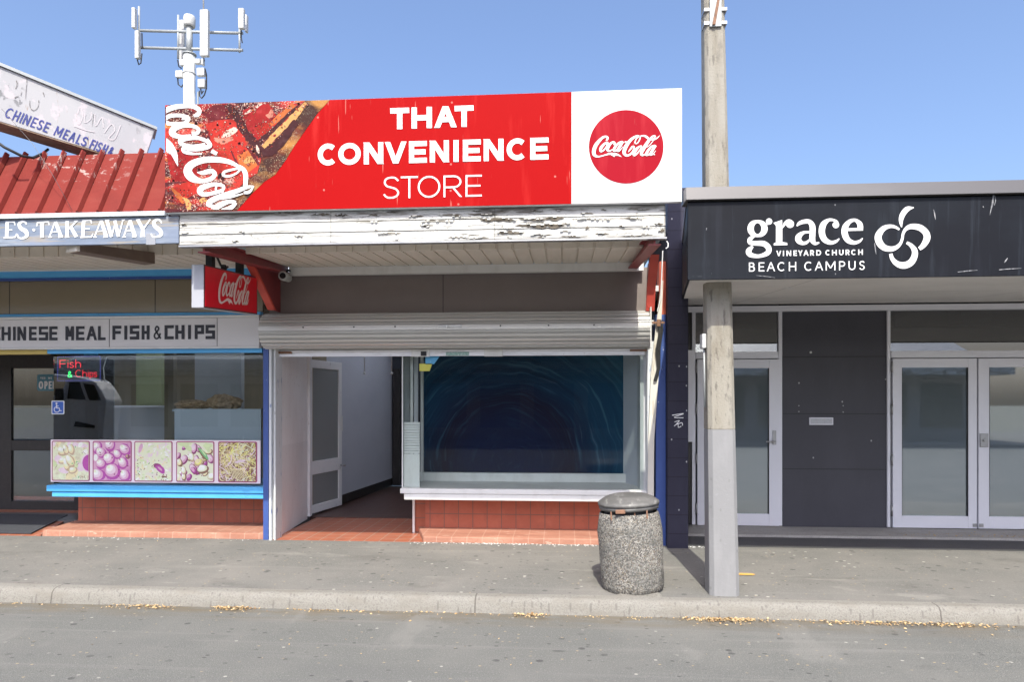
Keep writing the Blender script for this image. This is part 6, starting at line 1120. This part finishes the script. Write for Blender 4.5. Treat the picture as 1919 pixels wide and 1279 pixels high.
# ================================================================== across the street (seen in the window reflections)
def shop_across(x0, x1, h, label, face, roofm):
    s = thing('street_shop', label, 'shop', ((x0 + x1) / 2, -14, 0), 'shops across the street')
    MB().box(x0, x1, -22, -14, 0, h).build('wall', face, s)
    MB().hexa([(x0 - .2, -14, h), (x1 + .2, -14, h), (x1 + .2, -22.2, h), (x0 - .2, -22.2, h)], [(x0 - .2, -18, h + 1.6), (x1 + .2, -18, h + 1.6), (x1 + .2, -18.1, h + 1.6), (x0 - .2, -18.1, h + 1.6)]).build('roof', roofm, s)
    MB().box(x0, x1, -13.99, -11.8, 2.8, 3.3).build('verandah', 'peel' if face != 'peel' else 'corr', s)
    x = x0 + .5
    while x + 1.8 < x1: MB().box(x, x + 1.7, -13.99, -13.95, .6, 2.5).build('window', 'carglass', s); x += 2.3
    return s
shop_across(-22, -9, 3.6, 'low shop with a pale corrugated roof across the street, seen in the glass reflections', 'greyboard', 'corr')
shop_across(-8.6, 3, 3.9, 'brown fronted shop across the street, seen in the glass reflections', 'ply', 'corr')
shop_across(3.5, 18, 3.5, 'shop with a yellow post across the street, seen in the glass reflections', 'greypanel', 'corr')
MB().hexa([(-120, -22, -.02), (120, -22, -.02), (120, -10, -.02), (-120, -10, -.02)], [(-120, -22, .1), (120, -22, .1), (120, -10, .1), (-120, -10, .1)]).build('footpath', 'footpath', kind='structure')
def tree(x, y, h, r, seed, label):
    rnd = random.Random(seed); t = thing('street_tree', label, 'tree', (x, y, 0), 'trees across the street')
    MB().tube([(x, y, -.1), (x + .1, y, h * .3), (x, y + .1, h * .6)], [.25, .18, .1], 8).build('trunk', 'bark', t)
    m = MB()
    for i in range(1500):
        d = Vector((rnd.gauss(0, 1), rnd.gauss(0, 1), rnd.gauss(0, .8))).normalized() * r * (rnd.random() ** .4) * (1 + .3 * mnoise.noise(Vector((rnd.random() * 3, seed, 0))))
        c_ = Vector((x, y, h * .7)) + d; a = rnd.random() * 6.28; s = rnd.uniform(.12, .3)
        e = Vector((math.cos(a), math.sin(a), rnd.uniform(-.5, .5))) * s; f = Vector((-math.sin(a), math.cos(a), rnd.uniform(-1, 1))) * s * .7
        m.face([c_ - e, c_ - f, c_ + e, c_ + f])
    m.build('crown', 'foliage', t)
tree(-12, -25, 8, 3, 1, 'bushy green tree behind the pale roofed shop across the street'); tree(2, -26, 9, 3.4, 2, 'tall green tree behind the brown shop across the street'); tree(11, -25, 8, 3.2, 3, 'round green tree behind the shop with the yellow post')
# white truck cab parked at the kerb out to the left, mirrored in the takeaway window (mirror plane Y = 7.6)
tk = thing('parked_truck', 'white truck cab parked out to the left, seen mirrored in the takeaway window', 'truck', (-10.3, 1.3, 0))
def mir(u, v, back=0.): q = P(u, v, 13.0); return Vector((q.x, 15.2 - q.y - back, q.z))
def panel(px, y0, y1, nm, mt, bev=0.): return MB().prism([mir(u, v, -y0) for u, v in px], (0, y1 - y0, 0)).build(nm, mt, tk, bevel=bev)
panel([(96, 701), (150, 708), (176, 715), (188, 730), (199, 750), (198, 768), (193, 800), (190, 880), (66, 880), (66, 745), (112, 740), (124, 712), (97, 706)], -.5, 0, 'body', 'carwhite', .03)
panel([(131, 717), (149, 716), (161, 750), (126, 748)], .002, .01, 'side_window', 'carglass'); panel([(156, 719), (177, 722), (190, 751), (168, 751)], .002, .01, 'side_window', 'carglass')
panel([(140, 800), (143, 790), (178, 798), (178, 803)], .002, .03, 'door_handle', 'black')
for u_ in (85, 176):
    q = mir(u_, 868); MB().tube([(q.x, q.y - .2, .42), (q.x, q.y + .02, .42)], .42, 24).build('wheel', 'black', tk)
q = mir(120, 742, -.1); MB().box(q.x - .08, q.x + .08, q.y, q.y + .06, q.z - .14, q.z + .14).build('mirror', 'black', tk, bevel=.02)
